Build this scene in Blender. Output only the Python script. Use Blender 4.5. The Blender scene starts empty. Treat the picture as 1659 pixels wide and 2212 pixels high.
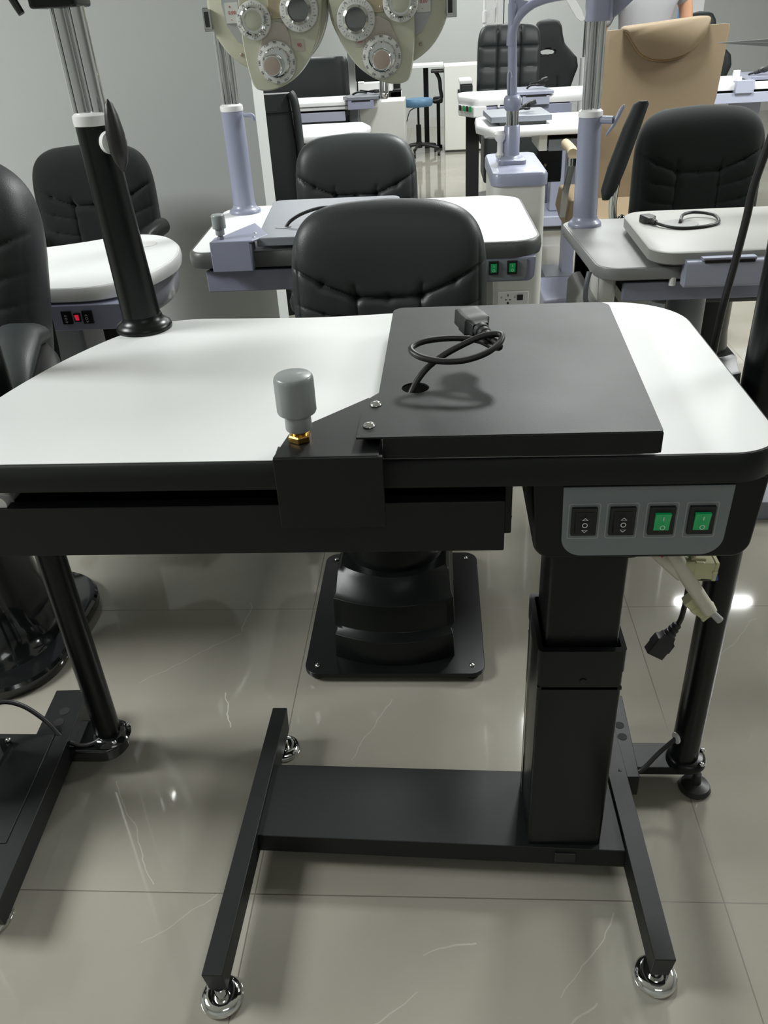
import bpy, bmesh, math, random
from mathutils import Vector, Matrix, noise
random.seed(4)
PI=math.pi
S=bpy.context.scene
COL=S.collection
def V(*a): return Vector(a)
# ------------------------------------------------------------------ materials
MATS={}
def mat(name,col,rough=.5,metal=0,coat=0,bump=0,bscale=300,trans=0,spec=.5,vary=0,vscale=8,emit=None,estr=0,alpha=1,sheen=0,aniso=0):
    m=bpy.data.materials.new(name); m.use_nodes=True; nt=m.node_tree; b=nt.nodes['Principled BSDF']
    b.inputs['Base Color'].default_value=(*col,1); b.inputs['Roughness'].default_value=rough
    b.inputs['Metallic'].default_value=metal; b.inputs['Coat Weight'].default_value=coat; b.inputs['Coat Roughness'].default_value=.08
    b.inputs['Specular IOR Level'].default_value=spec; b.inputs['Transmission Weight'].default_value=trans
    b.inputs['Alpha'].default_value=alpha; b.inputs['Sheen Weight'].default_value=sheen
    tc=nt.nodes.new('ShaderNodeTexCoord')
    if emit: b.inputs['Emission Color'].default_value=(*emit,1); b.inputs['Emission Strength'].default_value=estr
    if bump:
        n=nt.nodes.new('ShaderNodeTexNoise'); n.inputs['Scale'].default_value=bscale; n.inputs['Detail'].default_value=3
        nt.links.new(tc.outputs['Object'],n.inputs['Vector'])
        bp=nt.nodes.new('ShaderNodeBump'); bp.inputs['Strength'].default_value=bump; bp.inputs['Distance'].default_value=.001
        nt.links.new(n.outputs['Fac'],bp.inputs['Height']); nt.links.new(bp.outputs['Normal'],b.inputs['Normal'])
    n2=nt.nodes.new('ShaderNodeTexNoise'); n2.inputs['Scale'].default_value=vscale; n2.inputs['Detail'].default_value=4
    nt.links.new(tc.outputs['Object'],n2.inputs['Vector'])
    mr=nt.nodes.new('ShaderNodeMapRange'); v=max(vary,.03)
    mr.inputs['To Min'].default_value=max(0,rough-v); mr.inputs['To Max'].default_value=min(1,rough+v)
    nt.links.new(n2.outputs['Fac'],mr.inputs['Value']); nt.links.new(mr.outputs['Result'],b.inputs['Roughness'])
    MATS[name]=m; return m
mat('powder_black',(.0045,.0060,.0057),.50,bump=.12,bscale=700,vary=.05,spec=.36)
mat('satin_black',(.004,.0055,.0052),.30,bump=.05,bscale=500,spec=.32)
mat('gloss_black',(.008,.009,.0095),.10,coat=.6)
mat('edge_black',(.007,.009,.0085),.45,spec=.32)
mat('rubber_black',(.012,.012,.012),.42,bump=.1,bscale=400)
mat('inner_black',(.004,.004,.004),.8)
mat('plug_black',(.016,.017,.017),.5,bump=.2,bscale=900)
mat('leather_black',(.022,.0275,.028),.46,bump=.35,bscale=420,vary=.06)
mat('leather_soft',(.010,.0135,.013),.62,spec=.35,bump=.3,bscale=500)
mat('fabric_black',(.007,.010,.009),.8,spec=.25,bump=.4,bscale=900,sheen=.1)
mat('laminate_white',(.74,.755,.75),.38,vary=.04)
mat('laminate_ivory',(.74,.74,.71),.4)
mat('laminate_grey',(.24,.245,.24),.42)
mat('cushion_grey',(.31,.31,.29),.5)
mat('edge_grey',(.075,.08,.075),.38)
mat('lavender',(.27,.285,.38),.36,coat=.25)
mat('lavender_light',(.38,.40,.50),.36,coat=.2)
mat('grey_blue',(.20,.215,.245),.4,coat=.15)
mat('white_plastic',(.78,.78,.77),.35)
mat('cream_metal',(.66,.66,.62),.42,coat=.1)
mat('white_paint',(.74,.745,.74),.35,coat=.2)
mat('faceplate_grey',(.20,.225,.24),.55,bump=.1,bscale=1500)
mat('faceplate_outline',(.33,.355,.36),.55)
mat('switch_black',(.007,.007,.008),.35)
mat('switch_green',(.0,.19,.055),.28,coat=.4,emit=(0,.35,.09),estr=.12)
mat('switch_red',(.35,.01,.02),.3,emit=(.8,.02,.05),estr=.3)
mat('mark_white',(.75,.78,.76),.5)
mat('chrome',(.72,.73,.72),.06,metal=1)
mat('chrome_worn',(.62,.63,.61),.16,metal=1,vary=.1)
mat('knob_grey',(.27,.295,.295),.36,coat=.15)
mat('knob_grey_light',(.31,.33,.33),.36)
mat('ivory_brass',(.42,.36,.24),.35,metal=.2)
mat('brass',(.62,.38,.11),.22,metal=1)
mat('ivory_enamel',(.55,.55,.43),.32,coat=.5)
mat('ivory_rose',(.50,.45,.40),.4)
mat('dial_white',(.68,.69,.66),.3,coat=.4)
mat('knob_rose',(.42,.34,.29),.4,metal=.3)
mat('lens_glass',(.50,.51,.40),.08,metal=.35,coat=.8)
mat('mirror_dark',(.22,.23,.23),.08,metal=.8)
mat('ink_black',(.02,.02,.02),.5)
mat('ink_red',(.5,.04,.05),.5)
mat('clear_grey',(.42,.44,.45),.2,coat=.5)
mat('beige_vinyl',(.20,.150,.092),.62,bump=.25,bscale=350)
mat('beige_dark',(.20,.135,.06),.7)
mat('beige_light',(.38,.31,.20),.55)
mat('stool_blue',(.07,.16,.26),.5)
mat('tube_blue',(.10,.25,.55),.35)
mat('connector_cream',(.60,.59,.36),.35,trans=.15)
mat('sleeve_white',(.62,.60,.50),.55,bump=.4,bscale=600)
mat('wire_red',(.55,.05,.05),.45); mat('wire_green',(.02,.28,.11),.45); mat('wire_blue',(.04,.08,.4),.45); mat('wire_clear',(.4,.4,.4),.3)
mat('skin',(.46,.25,.15),.55)
mat('shirt_grey',(.27,.27,.28),.85,bump=.3,bscale=120,vscale=5)
mat('trousers',(.03,.035,.05),.85); mat('hair',(.012,.01,.009),.6)
mat('wall_paint',(.43,.445,.435),.9,bump=.06,bscale=900,spec=.2)
mat('ceiling_white',(.75,.75,.74),.9,spec=.2)
mat('baseboard',(.42,.42,.40),.5)
mat('acrylic_grey',(.30,.31,.31),.2,coat=.5,alpha=.75)
def floor_mat():
    m=bpy.data.materials.new('polished_tiles'); m.use_nodes=True; nt=m.node_tree; N=nt.nodes; L=nt.links; b=N['Principled BSDF']
    tc=N.new('ShaderNodeTexCoord'); sp=N.new('ShaderNodeSeparateXYZ'); L.new(tc.outputs['Object'],sp.inputs[0])
    def math_(op,a,b_=None,c=None):
        n=N.new('ShaderNodeMath'); n.operation=op
        for i,x in enumerate((a,b_,c)):
            if x is None: continue
            if isinstance(x,(int,float)): n.inputs[i].default_value=x
            else: L.new(x,n.inputs[i])
        return n.outputs[0]
    def groove(o):
        f=math_('PINGPONG',o,.4)            # 0 at every multiple of .8
        return math_('LESS_THAN',f,.0011)
    g=math_('MAXIMUM',groove(sp.outputs[0]),groove(sp.outputs[1]))
    # soft clouding of the stone
    n1=N.new('ShaderNodeTexNoise'); n1.inputs['Scale'].default_value=2.2; n1.inputs['Detail'].default_value=5; L.new(tc.outputs['Object'],n1.inputs['Vector'])
    r1=N.new('ShaderNodeValToRGB'); r1.color_ramp.elements[0].position=.3; r1.color_ramp.elements[1].position=.75
    r1.color_ramp.elements[0].color=(.245,.230,.190,1); r1.color_ramp.elements[1].color=(.315,.300,.258,1); L.new(n1.outputs['Fac'],r1.inputs[0])
    # thin pale veins in the stone: long wandering hairlines, scattered over the slabs; one painted reflection
    nv=N.new('ShaderNodeTexNoise'); nv.inputs['Scale'].default_value=9; nv.inputs['Detail'].default_value=4; L.new(tc.outputs['Object'],nv.inputs['Vector'])
    wob=math_('MULTIPLY_ADD',nv.outputs['Fac'],.05,-.025)
    px=math_('ADD',sp.outputs[0],wob); nv2=N.new('ShaderNodeTexNoise'); nv2.inputs['Scale'].default_value=7; L.new(tc.outputs['Object'],nv2.inputs['Vector'])
    py=math_('ADD',sp.outputs[1],math_('MULTIPLY_ADD',nv2.outputs['Fac'],.05,-.025))
    segs=[(.22,.48,.146,.302,.5),(.618,-.023,.509,-.17,.8),(-.333,.252,-.19,.018,.8),(.293,-.16,.16,-.25,.6),(-.167,.497,-.127,.391,1.6),(-.18,-.10,-.063,.0,.6),(.30,-.105,.38,-.07,.7),(.50,-.21,.562,-.167,.6),(-.377,.527,-.171,.701,.6),(-.173,.832,-.172,.71,.7),(1.1,.75,.862,.491,.5),(1.0,.1,1.3,.5,.7),(-.9,.2,-.6,.6,.6),(.6,1.1,1.1,1.6,.6),(-.2,1.3,.3,1.9,.6),(1.4,2.1,1.9,3.0,.6)]  # strongest short streak is a painted floor reflection, the others are veins
    vein_and_glint=None
    for x0,y0,x1,y1,k in segs:
        dx,dy=x1-x0,y1-y0; l=math.hypot(dx,dy); dx/=l; dy/=l
        ax=math_('SUBTRACT',px,x0); ay=math_('SUBTRACT',py,y0)
        al=math_('MULTIPLY_ADD',ay,dy,math_('MULTIPLY',ax,dx)); cr=math_('ABSOLUTE',math_('SUBTRACT',math_('MULTIPLY',ax,dy),math_('MULTIPLY',ay,dx)))
        inside=math_('COMPARE',al,l/2,l/2)
        v=math_('MULTIPLY',math_('LESS_THAN',cr,.0011),math_('MULTIPLY',inside,min(1,k*.62)))
        vein_and_glint=v if vein_and_glint is None else math_('MAXIMUM',vein_and_glint,v)
    mx=N.new('ShaderNodeMixRGB'); mx.inputs['Color2'].default_value=(.62,.61,.56,1); L.new(r1.outputs[0],mx.inputs['Color1']); L.new(math_('MULTIPLY',vein_and_glint,nv2.outputs['Fac']),mx.inputs['Fac'])
    mg=N.new('ShaderNodeMixRGB'); mg.inputs['Color2'].default_value=(.07,.062,.045,1); L.new(mx.outputs[0],mg.inputs['Color1']); L.new(math_('MULTIPLY',g,.75),mg.inputs['Fac'])
    L.new(mg.outputs[0],b.inputs['Base Color'])
    L.new(math_('MULTIPLY_ADD',g,.4,.055),b.inputs['Roughness']); b.inputs['Specular IOR Level'].default_value=.5
    MATS['floor']=m
floor_mat()
# ------------------------------------------------------------------ mesh builder
class M:
    def __init__(s): s.v=[]; s.f=[]
    def add(s,vs,fs):
        n=len(s.v); s.v+= [tuple(v) for v in vs]; s.f+=[tuple(i+n for i in f) for f in fs]; return s
    def box(s,x0,x1,y0,y1,z0,z1):
        return s.prism([(x0,y0),(x1,y0),(x1,y1),(x0,y1)],z0,z1)
    def loft(s,rings,cap=True,close=True):
        n=len(rings[0]); vs=[p for r in rings for p in r]; fs=[]
        for k in range(len(rings)-1):
            for i in range(n if close else n-1):
                j=(i+1)%n; fs.append((k*n+i,k*n+j,(k+1)*n+j,(k+1)*n+i))
        if cap: fs.append(tuple(range(n-1,-1,-1))); fs.append(tuple((len(rings)-1)*n+i for i in range(n)))
        return s.add(vs,fs)
    def prism(s,poly,z0,z1): return s.loft([[(x,y,z0) for x,y in poly],[(x,y,z1) for x,y in poly]])
    def prism_y(s,poly,y0,y1): return s.loft([[(x,y0,z) for x,z in poly],[(x,y1,z) for x,z in poly]])
    def prism_x(s,poly,x0,x1): return s.loft([[(x0,y,z) for y,z in poly],[(x1,y,z) for y,z in poly]])
    def cyl(s,p0,p1,r0,r1=None,n=28):
        r1=r0 if r1 is None else r1
        return s.lathe([(r0,0),(r1,(Vector(p1)-Vector(p0)).length)],p0,p1,n)
    def lathe(s,prof,p0=(0,0,0),p1=(0,0,1),n=32):
        p0=Vector(p0); d=(Vector(p1)-p0).normalized(); q=Vector((0,0,1)).rotation_difference(d)
        rings=[[p0+q@Vector((r*math.cos(2*PI*i/n),r*math.sin(2*PI*i/n),h)) for i in range(n)] for r,h in prof]
        return s.loft(rings)
    def tube(s,pts,r,n=12,sm=True,res=8):
        pts=[Vector(p) for p in pts]
        if sm and len(pts)>2: pts=catmull(pts,res)
        rr=r if callable(r) else (lambda t:r)
        t0=(pts[1]-pts[0]).normalized(); up=Vector((0,0,1)) if abs(t0.z)<.9 else Vector((1,0,0))
        a=t0.cross(up).normalized(); rings=[]
        for i,p in enumerate(pts):
            t=(pts[min(i+1,len(pts)-1)]-pts[max(i-1,0)]).normalized()
            a=(a-t*a.dot(t)).normalized(); b=t.cross(a); R=rr(i/(len(pts)-1))
            rings.append([p+R*(math.cos(2*PI*k/n)*a+math.sin(2*PI*k/n)*b) for k in range(n)])
        return s.loft(rings)
    def ball(s,c,rx,ry=None,rz=None,nu=24,nv=14):
        ry=rx if ry is None else ry; rz=rx if rz is None else rz
        rings=[[(c[0]+rx*math.sin(PI*j/nv)*math.cos(2*PI*i/nu),c[1]+ry*math.sin(PI*j/nv)*math.sin(2*PI*i/nu),c[2]-rz*math.cos(PI*j/nv)) for i in range(nu)] for j in range(1,nv)]
        return s.loft(rings)
    def xf(s,mx,i0=0):
        for i in range(i0,len(s.v)): s.v[i]=tuple(mx@Vector(s.v[i]))
        return s
def catmull(P,res=8,closed=False):
    out=[]; n=len(P)
    for i in range(n if closed else n-1):
        g=(lambda k:P[k%n]) if closed else (lambda k:P[max(0,min(n-1,k))])
        a,b,c,d=g(i-1),g(i),g(i+1),g(i+2)
        for k in range(res):
            t=k/res; out.append(.5*((2*b)+(c-a)*t+(2*a-5*b+4*c-d)*t*t+(3*b-a-3*c+d)*t**3))
    if not closed: out.append(P[-1])
    return out
def rpoly(pts,n=8):
    """pts: (x,y,r) corners -> rounded polygon"""
    out=[]; N=len(pts)
    for i in range(N):
        p=Vector(pts[i][:2]); r=pts[i][2]; a=Vector(pts[i-1][:2]); b=Vector(pts[(i+1)%N][:2])
        if r<=0: out.append((p.x,p.y)); continue
        u=(a-p).normalized(); w=(b-p).normalized(); ang=u.angle(w); d=r/math.tan(ang/2)
        c=p+(u+w).normalized()*(r/math.sin(ang/2)); s=p+u*d-c; e=p+w*d-c
        a0=math.atan2(s.y,s.x); a1=math.atan2(e.y,e.x); da=(a1-a0+PI)%(2*PI)-PI
        for k in range(n+1): t=a0+da*k/n; out.append((c.x+r*math.cos(t),c.y+r*math.sin(t)))
    return out
def rrect(x0,x1,y0,y1,r,n=8): return rpoly([(x0,y0,r),(x1,y0,r),(x1,y1,r),(x0,y1,r)],n)
def offset(poly,d):
    """offset a ccw polygon outwards by d"""
    out=[]; N=len(poly)
    for i in range(N):
        a=Vector(poly[i-1]); p=Vector(poly[i]); b=Vector(poly[(i+1)%N]); t=(b-a).normalized(); out.append((p.x+t.y*d,p.y-t.x*d))
    return out
def ring_z(poly,z): return [(x,y,z) for x,y in poly]
# ------------------------------------------------------------------ object helpers
ORG=[Vector((0,0,0))]
def obj(name,m,mt,parent=None,bevel=0,seg=2,ang=40,label=None,flat=False):
    me=bpy.data.meshes.new(name); org=ORG[0] if parent is not None else Vector((0,0,0))
    me.from_pydata([(v[0]-org.x,v[1]-org.y,v[2]-org.z) for v in m.v],[],m.f); me.update()
    bm=bmesh.new(); bm.from_mesh(me); bmesh.ops.recalc_face_normals(bm,faces=bm.faces); bm.to_mesh(me); bm.free()
    me.materials.append(MATS[mt]); o=bpy.data.objects.new(name,me); COL.objects.link(o)
    if parent is not None: o.parent=parent
    if not flat:
        for p in me.polygons: p.use_smooth=True
        me.set_sharp_from_angle(angle=math.radians(ang))
    if bevel:
        b=o.modifiers.new('bevel','BEVEL'); b.width=bevel; b.segments=seg; b.limit_method='ANGLE'; b.angle_limit=math.radians(38); b.harden_normals=True
    if label: o['label']=label
    return o
def tag(o,label=None,cat=None,group=None,kind=None):
    if label: o['label']=label
    if cat: o['category']=cat
    if group: o['group']=group
    if kind: o['kind']=kind
    return o
def thing(name,label,cat,loc=(0,0,0),rotz=0,group=None,world=True):
    """an Empty at the base. world=True: its parts are written in world coordinates"""
    o=bpy.data.objects.new(name,None); COL.objects.link(o); o.empty_display_size=.05
    o.location=loc; o.rotation_euler=(0,0,rotz); ORG[0]=Vector(loc) if world else Vector((0,0,0))
    return tag(o,label,cat,group)
def struct(name,m,mt,label=None,bevel=0):
    o=obj(name,m,mt,None,bevel); o['kind']='structure'
    if label: o['label']=label
    return o
def text_m(m,s,size,mx):
    c=bpy.data.curves.new('t','FONT'); c.body=s; c.size=size; c.align_x='CENTER'; c.align_y='CENTER'; c.extrude=.0001; c.resolution_u=3
    o=bpy.data.objects.new('t',c); COL.objects.link(o); dg=bpy.context.evaluated_depsgraph_get(); dg.update()
    me=bpy.data.meshes.new_from_object(o.evaluated_get(dg)); m.add([mx@v.co for v in me.vertices],[tuple(p.vertices) for p in me.polygons])
    bpy.data.objects.remove(o); bpy.data.meshes.remove(me); bpy.data.curves.remove(c)
def face_y(x,y,z,roll=0): # text drawn in XZ plane facing -Y
    return Matrix.Translation((x,y,z))@Matrix.Rotation(roll,4,'Y')@Matrix.Rotation(PI/2,4,'X')
# ------------------------------------------------------------------ room
ZC=3.0
struct('floor',M().box(-7,8,-4,11.3,-.05,0),'floor')
struct('ceiling',M().box(-7,8,-4,11.3,ZC,ZC+.05),'ceiling_white')
struct('wall_back',M().box(-7,8,11.3,11.4,0,ZC),'wall_paint')
struct('wall_front',M().box(-7,8,-4.1,-4,0,ZC),'wall_paint')
struct('wall_right',M().box(8,8.1,-4,11.3,0,ZC),'wall_paint')
struct('wall_left',M().box(-7.1,-7,-4,11.3,0,ZC),'wall_paint')
struct('wall_partition',M().box(-7,WX:=-.385,2.72,2.72+.22,0,ZC),'wall_paint','grey painted partition wall behind the left workstation')
struct('baseboard_back',M().box(-7,8,11.28,11.3,0,.12),'baseboard')

# ------------------------------------------------------------------ helpers for instruments
def worktop(par,poly,ztop,th,topm,edgem,bulge=.004,rim=.002):
    e=M().loft([ring_z(offset(poly,-.004),ztop-th),ring_z(offset(poly,bulge*.5),ztop-th+.003),ring_z(offset(poly,bulge),ztop-th*.55),ring_z(offset(poly,bulge*.6),ztop-.004),ring_z(poly,ztop-.0003)])
    eo=obj('edge_band',e,edgem,par)
    t=M().prism(offset(poly,-rim),ztop-.004,ztop+.0006); to=obj('tabletop',t,topm,par)
    return to
def knob(par,c,s=1,name='lock_knob',nut='brass'):
    x,y,z=c
    k=M().lathe([(.003*s,0),(.012*s,.0),(.0125*s,.001),(.0135*s,.014*s),(.0165*s,.0155*s),(.0185*s,.0165*s)],(x,y,z+.014*s),(x,y,z+.1),40)
    n=72; rings=[]
    for r,h in [(.0205,.034),(.0212,.036),(.0212,.071),(.0205,.0745),(.0185,.0765),(.001,.0775)]:
        kn=.00025*s if h in(.036,.071) else 0
        rings.append([(x+(r*s+(kn if i%2 else -kn))*math.cos(2*PI*i/n),y+(r*s+(kn if i%2 else -kn))*math.sin(2*PI*i/n),z+h*s) for i in range(n)])
    base=[(x+.0135*s*math.cos(2*PI*i/n),y+.0135*s*math.sin(2*PI*i/n),z+.0335*s) for i in range(n)]
    kk=M().loft([base]+rings); o=obj(name,kk,'knob_grey',par,ang=50)
    obj('collar',M().lathe([(.0135*s,0),(.0145*s,.0015*s),(.0145*s,.02*s),(.013*s,.0215*s)],(x,y,z+.0135*s),(x,y,z+1),36),'knob_grey_light',o)
    b=M().lathe([(.0085*s,0),(.0085*s,.014*s)],(x,y,z+.001),(x,y,z+1),20)
    b.loft([[(x+R*s*math.cos(PI/6+PI/3*i),y+R*s*math.sin(PI/6+PI/3*i),z+h*s) for i in range(6)] for R,h in [(.0125,0),(.0132,.001),(.0132,.0065),(.0118,.008)]])
    obj('brass_nut' if nut=='brass' else 'stem',b,nut,o,label='brass hex nut and threaded stem' if nut=='brass' else None,ang=25)
    return o
def rocker(par,cx,y,cz,w,h,kind,detail=True):
    f=M().box(cx-w/2,cx+w/2,y-.004,y+.003,cz-h/2,cz+h/2); o=obj('rocker_switch',f,'switch_black',par,bevel=.0008)
    col={'g':'switch_green','r':'switch_red','b':'switch_black'}[kind]
    rw,rh=(w*.60,h*.64) if kind!='b' else (w*.72,h*.76)
    r=M().prism_x([(y-.0085,cz+rh/2),(y-.0055,cz),(y-.0045,cz-rh/2),(y-.002,cz-rh/2),(y-.002,cz+rh/2)] if kind!='b' else [(y-.0045,cz+rh/2),(y-.0055,cz),(y-.0085,cz-rh/2),(y-.002,cz-rh/2),(y-.002,cz+rh/2)],cx-rw/2,cx+rw/2)
    obj('rocker',r,col,o,label={'g':'green lit rocker','r':'red lit rocker'}.get(kind))
    if detail:
        s=M(); yy=y-.0092
        def ring(cx,cz,r,t,n=24):
            s.loft([[(cx+q*math.cos(2*PI*i/n),yy,cz+q*math.sin(2*PI*i/n)) for i in range(n)] for q in (r,r-t)],cap=False)
        if kind=='g':
            ring(cx,cz-h*.15,.0032,.0008); s.box(cx-.0005,cx+.0005,yy,yy+.0006,cz+h*.10,cz+h*.23)
        elif kind=='b':
            ring(cx,cz-.001,.0034,.001)
            for sg in (1,-1):
                zz=cz-.001+sg*.0085; a=.004
                tri=[(cx-a,zz-sg*.0018),(cx+a,zz-sg*.0018),(cx,zz+sg*.0022)]; c=(cx,zz-sg*.0006)
                inn=[(c[0]+(p[0]-c[0])*.62,c[1]+(p[1]-c[1])*.55) for p in tri]
                s.loft([[(p[0],yy,p[1]) for p in tri],[(p[0],yy,p[1]) for p in inn]],cap=False)
        else: s.box(cx-.0006,cx+.0006,yy,yy+.0006,cz-.003,cz+.003)
        obj('switch_mark',s,'mark_white',o,flat=True)
    return o
def screw_head(m,p,r=.006,n=16):
    m.lathe([(r,0),(r,.0012),(r*.75,.003),(r*.3,.0036)],p,(p[0],p[1],p[2]+1),n)
def plug(m,p,d,s=1,up=(0,0,1)):
    """IEC plug body starting at cable end p pointing along d"""
    i0=len(m.v)
    m.lathe([(.0045*s,0),(.0065*s,.002*s),(.0068*s,.006*s),(.0055*s,.007*s),(.0075*s,.009*s),(.0078*s,.013*s),(.0062*s,.014*s),(.0085*s,.016*s),(.009*s,.021*s),(.0075*s,.022*s)],n=12)
    prof=[(.009,.007,.021),(.011,.008,.028),(.0145,.0095,.031),(.0148,.0098,.045),(.0138,.009,.047),(.0138,.009,.060)]
    rings=[[(x*s,y*s,h*s) for x,y in rpoly([(-a,-b,.002),(a,-b,.002),(a,b*.95,.002),(a*.6,b,.002),(-a*.6,b,.002),(-a,b*.95,.002)],3)] for a,b,h in prof]
    m.loft(rings)
    z=Vector(d).normalized(); x=Vector(up).cross(z).normalized(); y=z.cross(x)
    m.xf(Matrix.Translation(p)@Matrix((x,y,z)).transposed().to_4x4(),i0)
def pad(w,h,t,seams=(),curve=.03,n=84,p=5,back=.35,zc=None,outline=None,sw=.006,sd=.008,top=0):
    """upholstered panel standing in XZ, front face towards -Y, centre at origin"""
    m=M(); vs=[]; idx={}
    def half(v): return (1-abs(v)**p)**(1/p) if abs(v)<1 else 0
    T=[.72*(-1+2*j/n)+.28*math.sin(PI/2*(-1+2*j/n)) for j in range(n+1)]
    for side in (0,1):
        for j,v in enumerate(T):
            for i,u in enumerate(T):
                if outline: x0,x1=outline(v); x=(x0+x1)/2+u*(x1-x0)/2
                else:
                    hw=half(v); x=w/2*u*(hw if abs(v)<.9999 else 0.0)
                z=h/2*v
                if top: z+= -top*(x/(w/2))**2*max(0,v)
                e=((1-abs(u)**p)*(1-abs(v)**p)); e=max(0,e)**(1/2.2)
                cy=-curve*(abs(x)/(w/2))**2
                if side==0:
                    y=-t*(1-back)*e
                    for (a,b,g) in seams:
                        d=seg_d(x,z,a,b); y+=g*(.55*math.exp(-(d/(sw*1.9))**2)+.75*math.exp(-(d/(sw*.55))**2))*min(1,e*1.25)**2 if d<sw*4 else 0
                else: y=t*back*e
                vs.append((x,y+cy,z)); idx[side,j,i]=len(vs)-1
    fs=[]
    for side in (0,1):
        for j in range(n):
            for i in range(n):
                q=(idx[side,j,i],idx[side,j,i+1],idx[side,j+1,i+1],idx[side,j+1,i]); fs.append(q if side==0 else q[::-1])
    m.add(vs,fs); return m
def seg_d(x,z,a,b):
    ax,az=a; bx,bz=b; dx,dz=bx-ax,bz-az; L=dx*dx+dz*dz; t=max(0,min(1,((x-ax)*dx+(z-az)*dz)/L)); return math.hypot(x-ax-t*dx,z-az-t*dz)
def weld(o):
    bm=bmesh.new(); bm.from_mesh(o.data); bmesh.ops.remove_doubles(bm,verts=bm.verts,dist=.00002); bmesh.ops.dissolve_degenerate(bm,dist=.00001,edges=bm.edges)
    bmesh.ops.recalc_face_normals(bm,faces=bm.faces); bm.to_mesh(o.data); bm.free()
    for p in o.data.polygons: p.use_smooth=True
    return o
def smile_seams(w,h,g=.008,rows=True):
    c=h/2; sm=[]
    def L(a,b,k=1): sm.append((a,b,g*k))
    def arc(x0,z0,x1,z1,k=1,sag=.006):
        xm,zm=(x0+x1)/2,(z0+z1)/2-sag; L((x0,z0),(xm,zm),k); L((xm,zm),(x1,z1),k)
    q=.33*w/2
    zt=c-.208
    arc(-w/2,c-.132,-q,zt); arc(-q,zt,q,zt,1,.003); arc(w/2,c-.132,q,zt)
    L((-q,zt),(-q,-h/2),.6); L((q,zt),(q,-h/2),.6)
    for s in (-1,1):
        L((s*q,zt),(s*q*1.04,zt+.026),.6)      # tuft crease
        if rows:
            arc(s*w/2,c-.215,s*q,zt-.05,.45); arc(s*w/2,c-.28,s*q,zt-.11,.45)
        L((s*(w/2-.02),c-.06),(s*(w/2-.02),-c+.04),.45)
    return sm
def place_back(m,y,z,tilt): # tilt backwards
    return m.xf(Matrix.Translation((0,y,z))@Matrix.Rotation(-tilt,4,'X'))
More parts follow.
